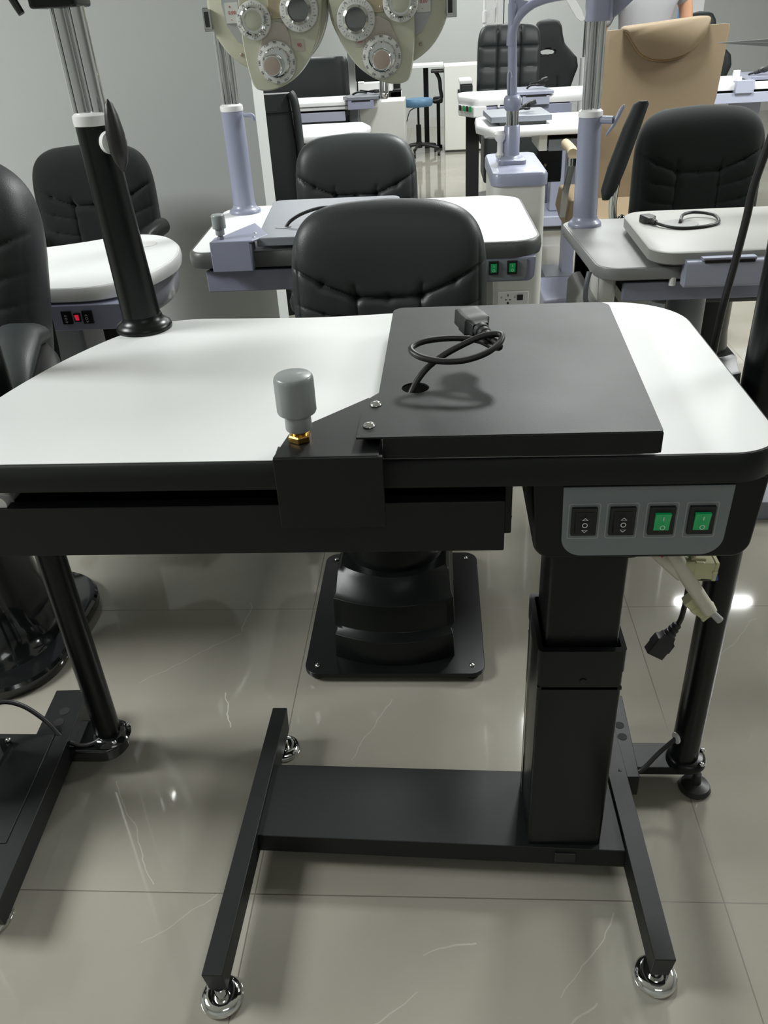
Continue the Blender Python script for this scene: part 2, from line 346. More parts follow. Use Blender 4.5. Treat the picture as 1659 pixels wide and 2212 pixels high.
def motor_chair(loc,label,top=.95,w=.45,h=.56,matn='leather_black',arms='down',rot=0,plate=None,gloss=False,tilt=.1,yroll=0,th=.10,group=None,armm='satin_black',base=True,n=110,soft=.0085,top_arc=.02):
    t=thing('treatment_chair',label,'chair',loc,rot,group,world=False)
    bz=top-h/2
    b=pad(w,h,th,smile_seams(w,h,soft),.025,n=n,top=top_arc); b.xf(Matrix.Rotation(yroll,4,'Y')); place_back(b,.27,bz,tilt); weld(obj('backrest',b,matn,t))
    sh=pad(w*.90,h*.92,.05,(),.025,n=24,back=.5); place_back(sh,.315,bz-.01,tilt); weld(obj('back_shell',sh,'satin_black',t))
    sz=top-h+.09
    s=M().loft([ring_z(offset(rrect(-.23,.23,-.19,.25,.08),o),z) for o,z in [(-.03,sz-.09),(-.005,sz-.07),(0,sz-.04),(-.01,sz-.015),(-.05,sz)]])
    obj('seat',s,matn,t)
    if base:
        pm='gloss_black' if gloss else 'satin_black'
        if not gloss:
            pl=M().prism(rrect(-.207,.207,-.252,.235,.035),.014,.026); obj('base_plate',pl,'satin_black',t,bevel=.002)
            bolts=[(-.178,-.223),(.178,-.223),(-.178,.205),(.178,.205)]
            for bx,by in bolts:
                m=M(); m.lathe([(.006,0),(.0062,.002),(.0045,.0042),(.0015,.005)],(bx,by,.026),(bx,by,1),14); obj('bolt',m,'chrome_worn',t)
                obj('foot_pad',M().cyl((bx,by,0),(bx,by,.014),.017),'rubber_black',t)
            def foot(hw,yf,bow,yb,r=.02):
                pts=[(hw,yb)]
                pts=[(-hw+2*hw*k/16, yf-bow*(1-((k-8)/8)**2)) for k in range(17)]
                return pts+[(hw,yb),(-hw,yb)]
            lv=[(.139,-.19,.034,.16,.026),(.136,-.182,.034,.16,.085),(.132,-.168,.036,.16,.092),(.140,-.158,.036,.16,.098),(.138,-.150,.034,.16,.165),(.133,-.135,.036,.16,.172),(.130,-.100,.045,.15,.205),(.122,-.088,.052,.14,.215)]
            p=M().loft([ring_z(foot(a,b_,c,d),z) for a,b_,c,d,z in lv]); obj('pedestal_cover',p,'satin_black',t,bevel=.0035,seg=3,ang=60)
            obj('lift_column',M().lathe([(.118,0),(.118,.05),(.112,.1),(.112,sz-.09-.18)],(0,-.002,.18),(0,-.002,1),48),'satin_black',t)
        else:
            pl=M().loft([ring_z(offset(rrect(-.235,.235,-.24,.24,.14,14),o),z) for o,z in [(-.004,.0),(0,.006),(0,.026),(-.006,.033),(-.03,.036)]]); obj('base_plate',pl,pm,t)
            d=M().loft([ring_z(offset(rrect(-.20,.20,-.20,.20,.16,14),-o),z) for o,z in [(0,.03),(.004,.036),(.012,.042),(.03,.06),(.05,.10),(.065,.16),(.075,.24),(.08,.3),(.09,.31)]]); obj('pedestal_cover',d,pm,t)
            obj('lift_column',M().cyl((0,0,.3),(0,0,sz-.09),.08),pm,t)
    for s in ((-1,1) if arms else ()):
        if arms=='down':
            x=s*(w/2+.03); az=top-.275
            a=M().loft([[(x+r*.9*math.cos(2*PI*k/16),y,z+r*1.0*math.sin(2*PI*k/16)) for k in range(16)] for y,z,r in [(-.13,az-.02,.012),(-.12,az-.015,.03),(-.05,az,.034),(.08,az+.002,.034),(.16,az-.005,.03),(.17,az-.01,.01)]])
            o=obj('armrest',a,armm,t)
            obj('arm_bracket',M().tube([(x,-.05,az-.02),(x+s*.012,-.02,az-.09),(x,.06,sz-.02),(x-s*.06,.1,sz-.05)],.012),'satin_black',o)
        elif arms=='up':
            x=s*(w/2+.045); zt=top+.035 
            prof=[(.12,zt,.020),(.13,zt-.01,.034),(.13,zt-.08,.040),(.115,zt-.2,.042),(.10,zt-.27,.036),(.09,zt-.3,.016)]
            a=M().loft([[(x+s*.10*(zt-z)/.3-s*.03+r*.75*math.cos(2*PI*k/16),y+r*.7*math.sin(2*PI*k/16),z) for k in range(16)] for y,z,r in prof])
            o=obj('armrest',a,armm,t)
            obj('arm_bracket',M().tube([(x+s*.03,.12,zt-.22),(x+s*.035,.13,zt-.34),(x,.17,sz+.03),(x-s*.02,.17,sz-.06)],.014),'chrome_worn',o,label='chrome arm bracket')
            obj('hinge_cover',M().ball((x-s*.005,.16,sz+.09),.022,.02,.05),'gloss_black',o)
    return t
def bed_sleeve(par,cx,cy,z0,z1,r0,r1,colm,capm='white_plastic',poles=(),ptop=2.2,flange=None,lean=0,lever=None,name='lamp_post',pr=.0135):
    o=obj(name,M().lathe([(r0,0),(r0,.01),(r1,z1-z0-.012),(r1*.98,z1-z0)],(cx,cy,z0),(cx+lean,cy,z1),44),colm,par)
    fl=flange or r0*1.4
    obj('flange',M().lathe([(fl,0),(fl*1.02,.004),(fl*.98,.010),(fl*.86,.014),(r0*1.06,.019),(r0*1.01,.026)],(cx,cy,z0),(cx,cy,z0+1),44),colm,o)
    obj('collar_ring',M().lathe([(r1*1.02,-.006),(r1*1.05,0),(r1*1.03,.008),(r1*.85,.012)],(cx+lean,cy,z1),(cx+lean,cy,z1+1),40),capm,o)
    for dx in poles:
        obj('chrome_pole',M().cyl((cx+lean+dx,cy,z1),(cx+lean*1.5+dx,cy,ptop),pr),'chrome',o,label='chrome pole')
    return o
# ================================================================== MAIN INSTRUMENT TABLE
ZT=.855
T=thing('instrument_table','large white-topped motorised instrument table on black column, nearest the camera','table',(.32,.13,0))
left=[V(-.262,0),V(-.300,.05),V(-.312,.13),V(-.303,.21),V(-.285,.29),V(-.258,.375),V(-.215,.465),V(-.165,.525),V(-.10,.548),V(0,.543),V(.12,.536),V(.24,.543),V(.38,.562),V(.50,.567)]
left=[Vector((p[0],p[1],0)) for p in left]
lc=[(p.x,p.y) for p in catmull(left,5)]
rc=rpoly([(.55,.567,0),(.742,.567,.115),(.736,-.007,.065),(.60,-.008,0)],12)
poly=lc+rc; poly=poly[::-1]
# rc runs back->front, lc runs front->back : orient ccw
def area(p): return sum(p[i-1][0]*p[i][1]-p[i][0]*p[i-1][1] for i in range(len(p)))/2
if area(poly)<0: poly=poly[::-1]
worktop(T,poly,ZT,.040,'laminate_white','edge_black',.0045,.0022)
# slide rails and drawer under the top
obj('slide_rail',M().box(-.235,.425,.05,.075,.795,.816).box(-.235,.425,.30,.33,.795,.816),'inner_black',T)
obj('drawer_housing',M().box(-.24,.415,.035,.40,.735,.75).box(-.24,-.232,.035,.40,.75,.812).box(.409,.415,.035,.40,.75,.812).box(-.24,.415,.38,.40,.75,.812),'inner_black',T)
d=obj('drawer',M().prism_x([(.0,.7205),(.0,.7925),(.018,.7935),(.026,.775),(.026,.7205)],-.262,.414),'powder_black',T,bevel=.002)
obj('runner',M().box(.414,.424,.02,.34,.733,.812),'satin_black',d,bevel=.002)
obj('runner_track',M().box(.4235,.4265,.04,.32,.742,.747).box(.4235,.4265,.04,.32,.797,.802).box(.4235,.4265,.04,.05,.745,.80),'chrome_worn',d,label='steel runner track')
obj('roller',M().cyl((-.222,.004,.797),(-.222,.05,.797),.011).cyl((-.222,.02,.786),(-.222,.02,.812),.011),'white_plastic',T,label='white plastic roller')
# clamp bracket and sliding tray
br=M().prism([(.148,-.045),(.268,-.045),(.268,.075),(.2455,.118),(.158,.022)],.8785,.8815).box(.250,.262,.0,.075,.8815,.8906)
b=obj('clamp_bracket',br,'powder_black',T,bevel=.0012)
fp=M().box(.148,.272,-.047,-.040,.789,.8805)
fp.box(.148,.151,-.043,-.010,.82,.8785)
fp.box(.265,.268,-.043,.01,.79,.8785)
obj('clamp_face',fp,'powder_black',b,bevel=.0012)
# tray with a true cable hole
hx,hy,hr=.306,.118,.0175
ZB=.893
outer=[(.2555,-.0215),(.588,-.0215),(.612,.45),(.600,.463),(.275,.468),(.262,.455),(.2600,.10),(.2515,.085),(.2415,.075),(.2415,-.0215)]
outer=rpoly([(.2415,-.0220,0),(.583,-.0220,.004),(.606,.448,.020),(.2640,.453,.020),(.2600,.105,0),(.2500,.090,0),(.2445,.082,0)],6)
if area(outer)<0: outer=outer[::-1]
n=64
def ray_hit(c,a,poly):
    dx,dy=math.cos(a),math.sin(a); best=9
    for i in range(len(poly)):
        x1,y1=poly[i-1]; x2,y2=poly[i]; ex,ey=x2-x1,y2-y1; det=dx*(-ey)+dy*ex
        if abs(det)<1e-12: continue
        t=((x1-c[0])*(-ey)+(y1-c[1])*ex)/det; u=(dx*(y1-c[1])-dy*(x1-c[0]))/det
        if t>0 and -1e-6<=u<=1+1e-6: best=min(best,t)
    return best
angs=sorted(set([round(2*PI*i/n,6) for i in range(n)]+[round(math.atan2(p[1]-hy,p[0]-hx)%(2*PI),6) for p in outer]))
inn=[(hx+hr*math.cos(a),hy+hr*math.sin(a)) for a in angs]; out=[(hx+ray_hit((hx,hy),a,outer)*math.cos(a),hy+ray_hit((hx,hy),a,outer)*math.sin(a)) for a in angs]
tm=M(); k=len(angs)
tm.v=[(x,y,ZB) for x,y in inn]+[(x,y,ZB) for x,y in out]+[(x,y,ZB-.0022) for x,y in inn]+[(x,y,ZB-.0022) for x,y in out]
for i in range(k):
    j=(i+1)%k; tm.f+=[(i,j,k+j,k+i),(2*k+j,2*k+i,3*k+i,3*k+j),(i,2*k+i,2*k+j,j),(k+i,k+j,3*k+j,3*k+i)]
tray=obj('sliding_tray',tm,'powder_black',T,ang=50)
lip=M().box(.2715,.581,-.0235,-.0205,.8655,.8925)
lip.prism([(.5805,-.0225),(.5835,-.0225),(.6055,.435),(.6025,.435)],.8655,.8915)
lip.prism([(.2605,.11),(.2635,.11),(.2675,.44),(.2645,.44)],.8655,.8915).box(.285,.588,.4495,.4525,.8655,.8915)
obj('tray_lip',lip,'powder_black',tray,bevel=.0015)
for sx,sy in ((.2585,.068),(.2545,.008)):
    m=M(); m.lathe([(.0072,0),(.0074,.0008),(.0060,.0030),(.0035,.0042),(.0012,.0043)],(sx,sy,ZB),(sx,sy,1),24); o=obj('screw',m,'chrome',tray,label='domed chrome screw')
    q=M().box(sx-.0018,sx+.0018,sy-.0005,sy+.0005,ZB+.0040,ZB+.0046).box(sx-.0005,sx+.0005,sy-.0018,sy+.0018,ZB+.0040,ZB+.0046)
obj('tray_support',M().box(.285,.335,.09,.15,.8565,.858).box(.262,.275,.03,.11,.866,.8905),'inner_black',tray)
knob(T,(.1735,-.001,.8815),1.06)
# control box
def trap(x0,x1,y,z0,z1,r,ins,n=8): return [(a,y,b) for a,b in rpoly([(x0+ins,z0,r),(x1-ins,z0,r),(x1,z1,0),(x0,z1,0)],n)]
cb=M().loft([trap(.4475,.7225,.010,.7015,.8155,.022,.007),trap(.4455,.7245,.016,.6995,.8155,.024,.007),trap(.4455,.7245,.30,.6995,.8155,.024,.007)])
obj('control_box',cb,'satin_black',T,bevel=.003,seg=3)
pl=M().loft([trap(.4835,.6845,.0075,.7065,.8060,.026,.0025,10),trap(.4835,.6845,.0105,.7065,.8060,.026,.0025,10)])
pl=obj('faceplate',pl,'faceplate_grey',T,bevel=.0006,label='grey switch faceplate')
for i,(cx,kd) in enumerate(((.5105,'b'),(.5565,'b'),(.6035,'g'),(.6505,'g'))):
    fr=M(); a=rrect(cx-.0195,cx+.0195,.7325,.7835,.003,4); bb=rrect(cx-.0180,cx+.0180,.7340,.7820,.002,4)
    fr.loft([[(x,.0071,z) for x,z in a],[(x,.0071,z) for x,z in bb]],cap=False); obj('switch_outline',fr,'faceplate_outline',pl,flat=True)
    rocker(T,cx,.0065,.7590,.0305,.0390,kd)
# lifting column
obj('inner_column',M().prism(rrect(.484,.588,.066,.168,.006,4),.47,.700),'satin_black',T)
obj('column_flange',M().prism_y([(.470,.700),(.612,.700)]+[(.588+.024*math.cos(a),.700-.034*math.sin(a)) for a in [PI/2*k/8 for k in range(9)]]+[(.484,.666)],.06,.075),'satin_black',T)
oc=M(); ring_o=rrect(.474,.597,.052,.188,.006,4); ring_i=rrect(.480,.5915,.060,.180,.003,4)
oc.loft([ring_z(ring_o,.075),ring_z(ring_o,.503)],cap=False).loft([ring_z(offset(ring_o,.0015),.470),ring_z(offset(ring_o,.0015),.510),ring_z(ring_i,.510),ring_z(ring_i,.44)],cap=False)
oc.box(.474,.597,.052,.188,.435,.44)
oco=obj('outer_column',oc,'satin_black',T)
obj('column_seam',M().box(.4722,.474,.150,.158,.08,.50),'chrome_worn',oco)
obj('rivet',M().cyl((.540,.0505,.452),(.540,.053,.452),.005),'satin_black',oco)
# base
bp=obj('base_plate',M().prism([(.0,.062),(.640,.040),(.640,.205),(.0,.222)],.034,.077),'powder_black',T,bevel=.002)
obj('power_socket',M().box(.520,.556,.040,.0455,.045,.067),'switch_black',bp,bevel=.002)
def footbar(xa,xb,y0,y1,z0=.032,z1=.087):
    return M().loft([[(xa[0],y0,z1),(xb[0],y0,z1),(xb[0]-.002,y0+.008,z0),(xa[0]+.002,y0+.008,z0)],[(xa[1],y1,z1),(xb[1],y1,z1),(xb[1],y1-.010,z0),(xa[1],y1-.010,z0)]])
for xa,xb,y0,y1 in (((-.034,-.020),(-.002,.010),-.190,.362),((.641,.632),(.673,.668),-.150,.37)):
    obj('foot_bar',footbar(xa,xb,y0,y1),'powder_black',T,bevel=.0015)
rb=obj('rear_bar',M().prism([(.668,.19),(.692,.19),(.700,.40),(.655,.40)],.036,.085),'powder_black',T,bevel=.002)
for hyy in (.288,.318):
    obj('bolt_hole',M().cyl((.679,hyy,.0845),(.679,hyy,.0856),.009),'inner_black',rb)
def glide(par,x,y):
    o=obj('glide_foot',M().lathe([(.010,.0),(.030,.0),(.0335,.004),(.0335,.009),(.029,.016),(.021,.0185),(.014,.017),(.010,.016),(.0095,.036)],(x,y,0),(x,y,1),36),'chrome',par,label='chrome disc foot'); return o
for x,y in ((-.017,-.177),(.656,-.128),(.001,.325)): glide(T,x,y)
# support pole on its bracket
pb=obj('pole_bracket',M().prism(rpoly([(.672,.238,0),(.83,.238,.03),(.83,.300,.03),(.672,.300,0)]),.036,.056),'powder_black',T,bevel=.002)
obj('glide_disc',M().lathe([(.028,0),(.030,.004),(.026,.012),(.01,.018),(.008,.04)],(.814,.238,0),(.814,.238,1),28),'rubber_black',pb)
pole=obj('support_pole',M().cyl((.790,.258,.05),(.792,.258,2.02),.0255,n=40),'satin_black',T)
fl=obj('pole_foot',M().lathe([(.036,0),(.037,.003),(.034,.012),(.028,.016)],(.795,.258,.056),(.795,.258,1),32),'satin_black',T)
for a in (-.9,.3): obj('bolt',M().ball((.795+.033*math.cos(a),.258+.033*math.sin(a),.073),.0055,.0055,.004,12,8),'chrome',fl)
obj('mains_lead',M().tube([(.655,.205,.085),(.675,.20,.080),(.70,.21,.082),(.735,.235,.10),(.765,.247,.125)],.0042),'rubber_black',T)
obj('cable_clip',M().lathe([(.010,0),(.011,.002),(.011,.004),(.006,.005)],(.7675,.247,.127),(.72,.23,.127),20),'white_plastic',T,label='white cable grommet')
obj('instrument_arm',M().cyl((.792,.258,1.93),(.792,.258,2.0),.036).tube([(.792,.258,1.965),(.60,.42,1.965),(.22,.80,1.965)],.022,sm=False).cyl((.20,.815,1.99),(.20,.815,1.635),.014),'satin_black',T)
# lamp post standing on the table
post=bed_sleeve(T,-.176,.505,ZT,1.185,.0325,.0275,'satin_black','white_plastic',(-.0125,.0125),1.62,.047,lean=-.014)
obj('handle_hub',M().cyl((-.162,.482,1.156),(-.154,.474,1.156),.0165),'white_plastic',post,label='white ring of the lever')
obj('handle_stud',M().cyl((-.157,.478,1.156),(-.138,.462,1.156),.0125),'chrome',post)
lv=M(); prof=[(1.216,.002,.003),(1.210,.007,.0055),(1.195,.012,.009),(1.170,.0165,.0105),(1.145,.0165,.0095),(1.130,.012,.007),(1.116,.003,.004)]
lv.loft([[(-.1420+.012*(1.14-z)*6*.25+w_*.8*math.cos(2*PI*k/16),.462+w_*1.0*math.sin(2*PI*k/16)+0*d_,z) for k in range(16)] for z,w_,d_ in prof])
obj('clamp_lever',lv,'rubber_black',post)
obj('clamp_head',M().loft([ring_z(rrect(-.235,-.165,.47,.54,.01),z) for z in (1.333,1.42)]),'satin_black',post,bevel=.004)
obj('head_lever',M().tube([(-.265,.48,1.40),(-.262,.478,1.365),(-.255,.476,1.345),(-.247,.475,1.328)],lambda t:.007-.002*t),'rubber_black',post)

# power cord on the tray
pts=[(.296,.085,.858),(.299,.103,.880),(.305,.121,.903),(.316,.137,.921),(.336,.147,.936),(.362,.155,.947),(.388,.163,.952),(.408,.165,.951),(.4155,.158,.949),(.4115,.146,.946),(.398,.128,.942),(.372,.112,.938),(.345,.108,.936),(.318,.116,.938),(.300,.133,.941),(.297,.150,.944),(.312,.170,.946),(.338,.181,.947),(.362,.182,.946),(.385,.176,.944),(.402,.160,.940),(.406,.148,.937),(.4035,.149,.934),(.400,.157,.931),(.396,.170,.926),(.390,.182,.921)]
pts=[(.293,.100,.860),(.298,.110,.883),(.308,.122,.900),(.322,.133,.914),(.342,.142,.926),(.366,.148,.937),(.390,.152,.946),(.408,.152,.949),(.416,.146,.948),(.411,.132,.943),(.394,.116,.937),(.368,.108,.932),(.340,.109,.931),(.316,.118,.933),(.303,.131,.936),(.303,.145,.938),(.318,.158,.940),(.342,.166,.940),(.366,.168,.939),(.388,.163,.937),(.403,.150,.934),(.411,.140,.935),(.413,.136,.938),(.411,.140,.940),(.406,.150,.941),(.398,.166,.942)]
c=obj('power_cord',M().tube(pts,.0041,12,res=8),'rubber_black',T)
m=M(); plug(m,(.4005,.160,.941),(-.36,.90,.13),1.22); obj('connector_plug',m,'plug_black',c,bevel=.0008)

# loose wiring below the control box
h=obj('wiring_harness',M().tube([(.618,.10,.712),(.640,.085,.676),(.664,.075,.634),(.686,.07,.600),(.707,.065,.570)],lambda t:.0115-.002*t),'sleeve_white',T,label='cream sleeved loose wires')
obj('wire_sleeve',M().tube([(.588,.11,.712),(.603,.095,.684),(.636,.082,.650),(.664,.078,.622)],lambda t:.012-.004*t),'sleeve_white',h)
obj('wire_sleeve',M().tube([(.640,.12,.705),(.655,.10,.683),(.669,.09,.662)],.0068),'sleeve_white',h)
obj('wire',M().tube([(.607,.083,.675),(.622,.078,.666),(.634,.074,.658)],.0022),'wire_red',h,label='red wire')
obj('wire',M().tube([(.661,.09,.670),(.671,.085,.661),(.684,.084,.658)],.0028),'wire_red',h,label='red wire')
obj('wire',M().tube([(.656,.087,.667),(.665,.083,.657),(.678,.084,.650)],.0026),'wire_green',h,label='green wire')
def connector(c,rot,s=1):
    m=M(); m.loft([[(x,y,z) for y,z in rrect(-.010*q,.010*q,-.012*q,.012*q,.002,3)] for x,q in [(-.018,.9),(-.004,.95),(-.003,1.05),(.006,1.05),(.007,.98),(.019,1.0),(.020,1.12),(.024,1.12)]])
    m.box(-.008,.010,-.004,.004,.012,.015).box(.018,.024,-.012,.012,-.002,.002)
    m.xf(Matrix.Translation(c)@Matrix.Rotation(rot,4,'Y')@Matrix.Scale(s,4)); return m
obj('connector',connector((.681,.080,.636),.06,1.12),'connector_cream',h,bevel=.0006,label='cream plastic connector')
obj('connector',connector((.694,.083,.570),.70,.98),'connector_cream',h,bevel=.0006,label='cream plastic connector')
obj('wire_end',M().tube([(.672,.092,.626),(.69,.09,.612),(.714,.088,.612)],.0052),'rubber_black',h)
obj('wire_end',M().cyl((.7135,.088,.612),(.7165,.088,.6125),.0048),'wire_blue',h,label='blue wire end')
obj('wire_end',M().cyl((.710,.065,.568),(.722,.063,.556),.005,.0055),'wire_clear',h,label='clear wire end')
obj('wire',M().tube([(.678,.087,.60),(.674,.085,.62),(.678,.085,.635)],.003),'rubber_black',h)
c2=obj('power_cord',M().tube([(.724,.2,.705),(.722,.2,.62),(.721,.2,.54),(.720,.2,.47),(.718,.2,.447),(.714,.2,.434)],.0042),'rubber_black',T)
m=M(); plug(m,(.715,.2,.438),(-.50,-.1,-.84),1.12,(0,1,0)); obj('connector_plug',m,'plug_black',c2,bevel=.0008)
obj('arm_cable',M().tube([(.80,.30,1.93),(.84,.42,1.7),(.86,.48,1.4),(.848,.49,1.22),(.832,.495,1.12),(.821,.5,1.05),(.818,.5,1.0),(.812,.5,.93),(.806,.5,.87),(.803,.5,.82),(.800,.495,.775),(.775,.43,.748),(.74,.36,.742),(.71,.295,.76)],.0062),'rubber_black',T)

# ================================================================== CHAIR BEHIND THE TABLE
motor_chair((.222,.780,0),'black leather treatment chair directly behind the large white-topped table',top=.952,w=.452,h=.54,tilt=.10,n=210)
# glossy chair of the left neighbour
L=motor_chair((-.812,.70,0),'black leather treatment chair cut by the left photo edge, on glossy black base',top=1.125,w=.52,h=.62,gloss=True,arms=None,th=.19,tilt=.04,top_arc=.03,yroll=.18)
ORG[0]=Vector((0,0,0))
arm=M().loft([[(x+r*math.cos(2*PI*k/18),y,z+r*.62*math.sin(2*PI*k/18)) for k in range(18)] for x,y,z,r in [(.235,.20,.145+.58,.012),(.245,.16,.155+.58,.04),(.262,.06,.160+.6,.052),(.285,-.04,.150+.59,.052),(.30,-.10,.13+.585,.045),(.305,-.125,.12+.585,.015)]])
ao=obj('armrest',arm,'leather_black',L)
obj('arm_shell',M().loft([[(x+rx*math.cos(2*PI*k/18),y,z+rz*math.sin(2*PI*k/18)) for k in range(18)] for x,y,z,rx,rz in [(.25,.17,.70,.02,.015),(.285,.08,.705,.045,.03),(.32,0,.70,.05,.035),(.345,-.06,.685,.045,.04),(.355,-.10,.675,.038,.036),(.357,-.118,.672,.015,.015)]]),'rubber_black',ao)
obj('arm_bracket',M().loft([[(x+a,y,z) for a,y in ((-.018,.01),(.018,.01),(.018,-.02),(-.018,-.02))] for x,y,z in [(.325,.02,.68),(.340,.01,.64),(.340,.0,.59),(.325,0,.54),(.29,.0,.49),(.24,.0,.47)]]),'chrome_worn',ao,bevel=.004,label='polished metal arm bracket')
obj('base_lever',M().tube([(.02,-.21,.12),(.035,-.23,.17),(.03,-.24,.22)],.006),'chrome',L,label='chrome lever')

# ================================================================== LEFT NEIGHBOUR STAND
N=thing('instrument_stand','black instrument stand at lower left with round pole bolted to its foot','stand',(-.55,.2,0))
obj('foot_bar',M().loft([[(-.505,.412,.087),(-.432,.415,.087),(-.432,.405,.034),(-.500,.402,.034)],[(-.470,-.095,.087),(-.400,-.095,.087),(-.402,-.087,.034),(-.468,-.087,.034)]]),'powder_black',N,bevel=.0015)
rbn=obj('foot_plate',M().prism([(-.80,.03),(-.44,.03),(-.455,.285),(-.80,.285)],.034,.0895),'powder_black',N,bevel=.002)
for hyy in (.318,.350): obj('bolt_hole',M().cyl((-.462,hyy,.0865),(-.462,hyy,.0876),.011),'inner_black',N)
obj('pole_bracket',M().prism(rpoly([(-.455,.262,0),(-.32,.262,.045),(-.32,.352,.045),(-.455,.352,0)]),.03,.062),'gloss_black',N,bevel=.006,seg=3)
obj('support_pole',M().cyl((-.357,.31,.06),(-.366,.31,1.6),.0255,n=40),'satin_black',N)
pf=obj('pole_foot',M().lathe([(.040,0),(.041,.003),(.035,.010),(.027,.013)],(-.352,.308,.062),(-.352,.308,1),32),'gloss_black',N)
for a in (.55,2.7,-1.0): obj('bolt',M().ball((-.352+.036*math.cos(a),.308+.036*math.sin(a),.074),.0055,.0055,.004,12,8),'chrome',pf)
obj('column',M().prism(rrect(-.66,-.545,.105,.245,.006,4),.0895,.62),'satin_black',N)
cf=obj('column_foot',M().prism(rrect(-.675,-.53,.09,.262,.01,4),.0895,.100),'satin_black',N)
for p in ((-.536,.255),(-.536,.097)): obj('bolt',M().ball((p[0],p[1],.103),.006,.006,.005,12,8),'chrome',cf)
obj('glide_foot',M().lathe([(.010,.0),(.030,.0),(.0335,.004),(.0335,.009),(.029,.016),(.021,.0185),(.010,.016),(.0095,.036)],(-.447,-.055,0),(-.447,-.055,1),36),'chrome',N,label='chrome disc foot')
obj('glide_foot',M().lathe([(.010,.0),(.026,.0),(.028,.008),(.015,.017),(.0095,.036)],(-.44,.385,0),(-.44,.385,1),36),'chrome',N,label='chrome disc foot')
obj('mains_lead',M().tube([(-.60,.24,.16),(-.56,.29,.168),(-.52,.305,.15),(-.475,.30,.11),(-.440,.282,.080),(-.405,.276,.066),(-.375,.283,.068),(-.352,.296,.082)],.0048),'rubber_black',N)
# ================================================================== PHOROPTER
P=thing('phoropter','cream phoropter with two round lens heads hanging at the top','phoropter',(.145,.84,1.33))
OX,OZ=-.06,1.30; PK=.000828; RC,RS=math.cos(-.0595),math.sin(-.0595)
def pp(px,py):                      # sizes read off the photograph, in the plane of the instrument's face
    a=px-715; b=py-50; return (.1507+.000837*a-.0000623*b, 1.2935-.0000423*a-.000726*b)
def flip(x): return 2*.1465-x
def dial(par,cx,cz,r,y,nums=False,dirn=1):
    o=obj('dial_ring',M().lathe([(r,0),(r*1.01,.003),(r*.97,.0065),(r*.80,.008)],(cx,y,cz),(cx,y-1,cz),48),'dial_white',par)
    m=M()
    nt=72 if nums else 36
    for i in range(nt):
        a=2*PI*i/nt; L_=.0035 if i%(nt//18)==0 else .002; r0=r*.80-.001 if not nums else r*.66
        c,s=math.cos(a),math.sin(a); w_=.00028
        m.add([(cx+(r0)*c-w_*s,y-.0084,cz+r0*s+w_*c),(cx+(r0)*c+w_*s,y-.0084,cz+r0*s-w_*c),(cx+(r0+L_)*c+w_*s,y-.0084,cz+(r0+L_)*s-w_*c),(cx+(r0+L_)*c-w_*s,y-.0084,cz+(r0+L_)*s+w_*c)],[(0,1,2,3)])
    if nums:
        for i in range(12):
            a=PI/2-2*PI*i/12; v=(90-30*i)%180
            text_m(m,str(v if v else 180),.0065,face_y(cx+r*.90*math.cos(a),y-.0074,cz+r*.90*math.sin(a),PI/2-a))
    else:
        for i in range(10):
            a=PI/2-2*PI*i/10; text_m(m,str((i*2)%20),.0045,face_y(cx+r*.90*math.cos(a),y-.0078,cz+r*.90*math.sin(a),PI/2-a))
    obj('scale_marks',m,'ink_black',o,flat=True); return o
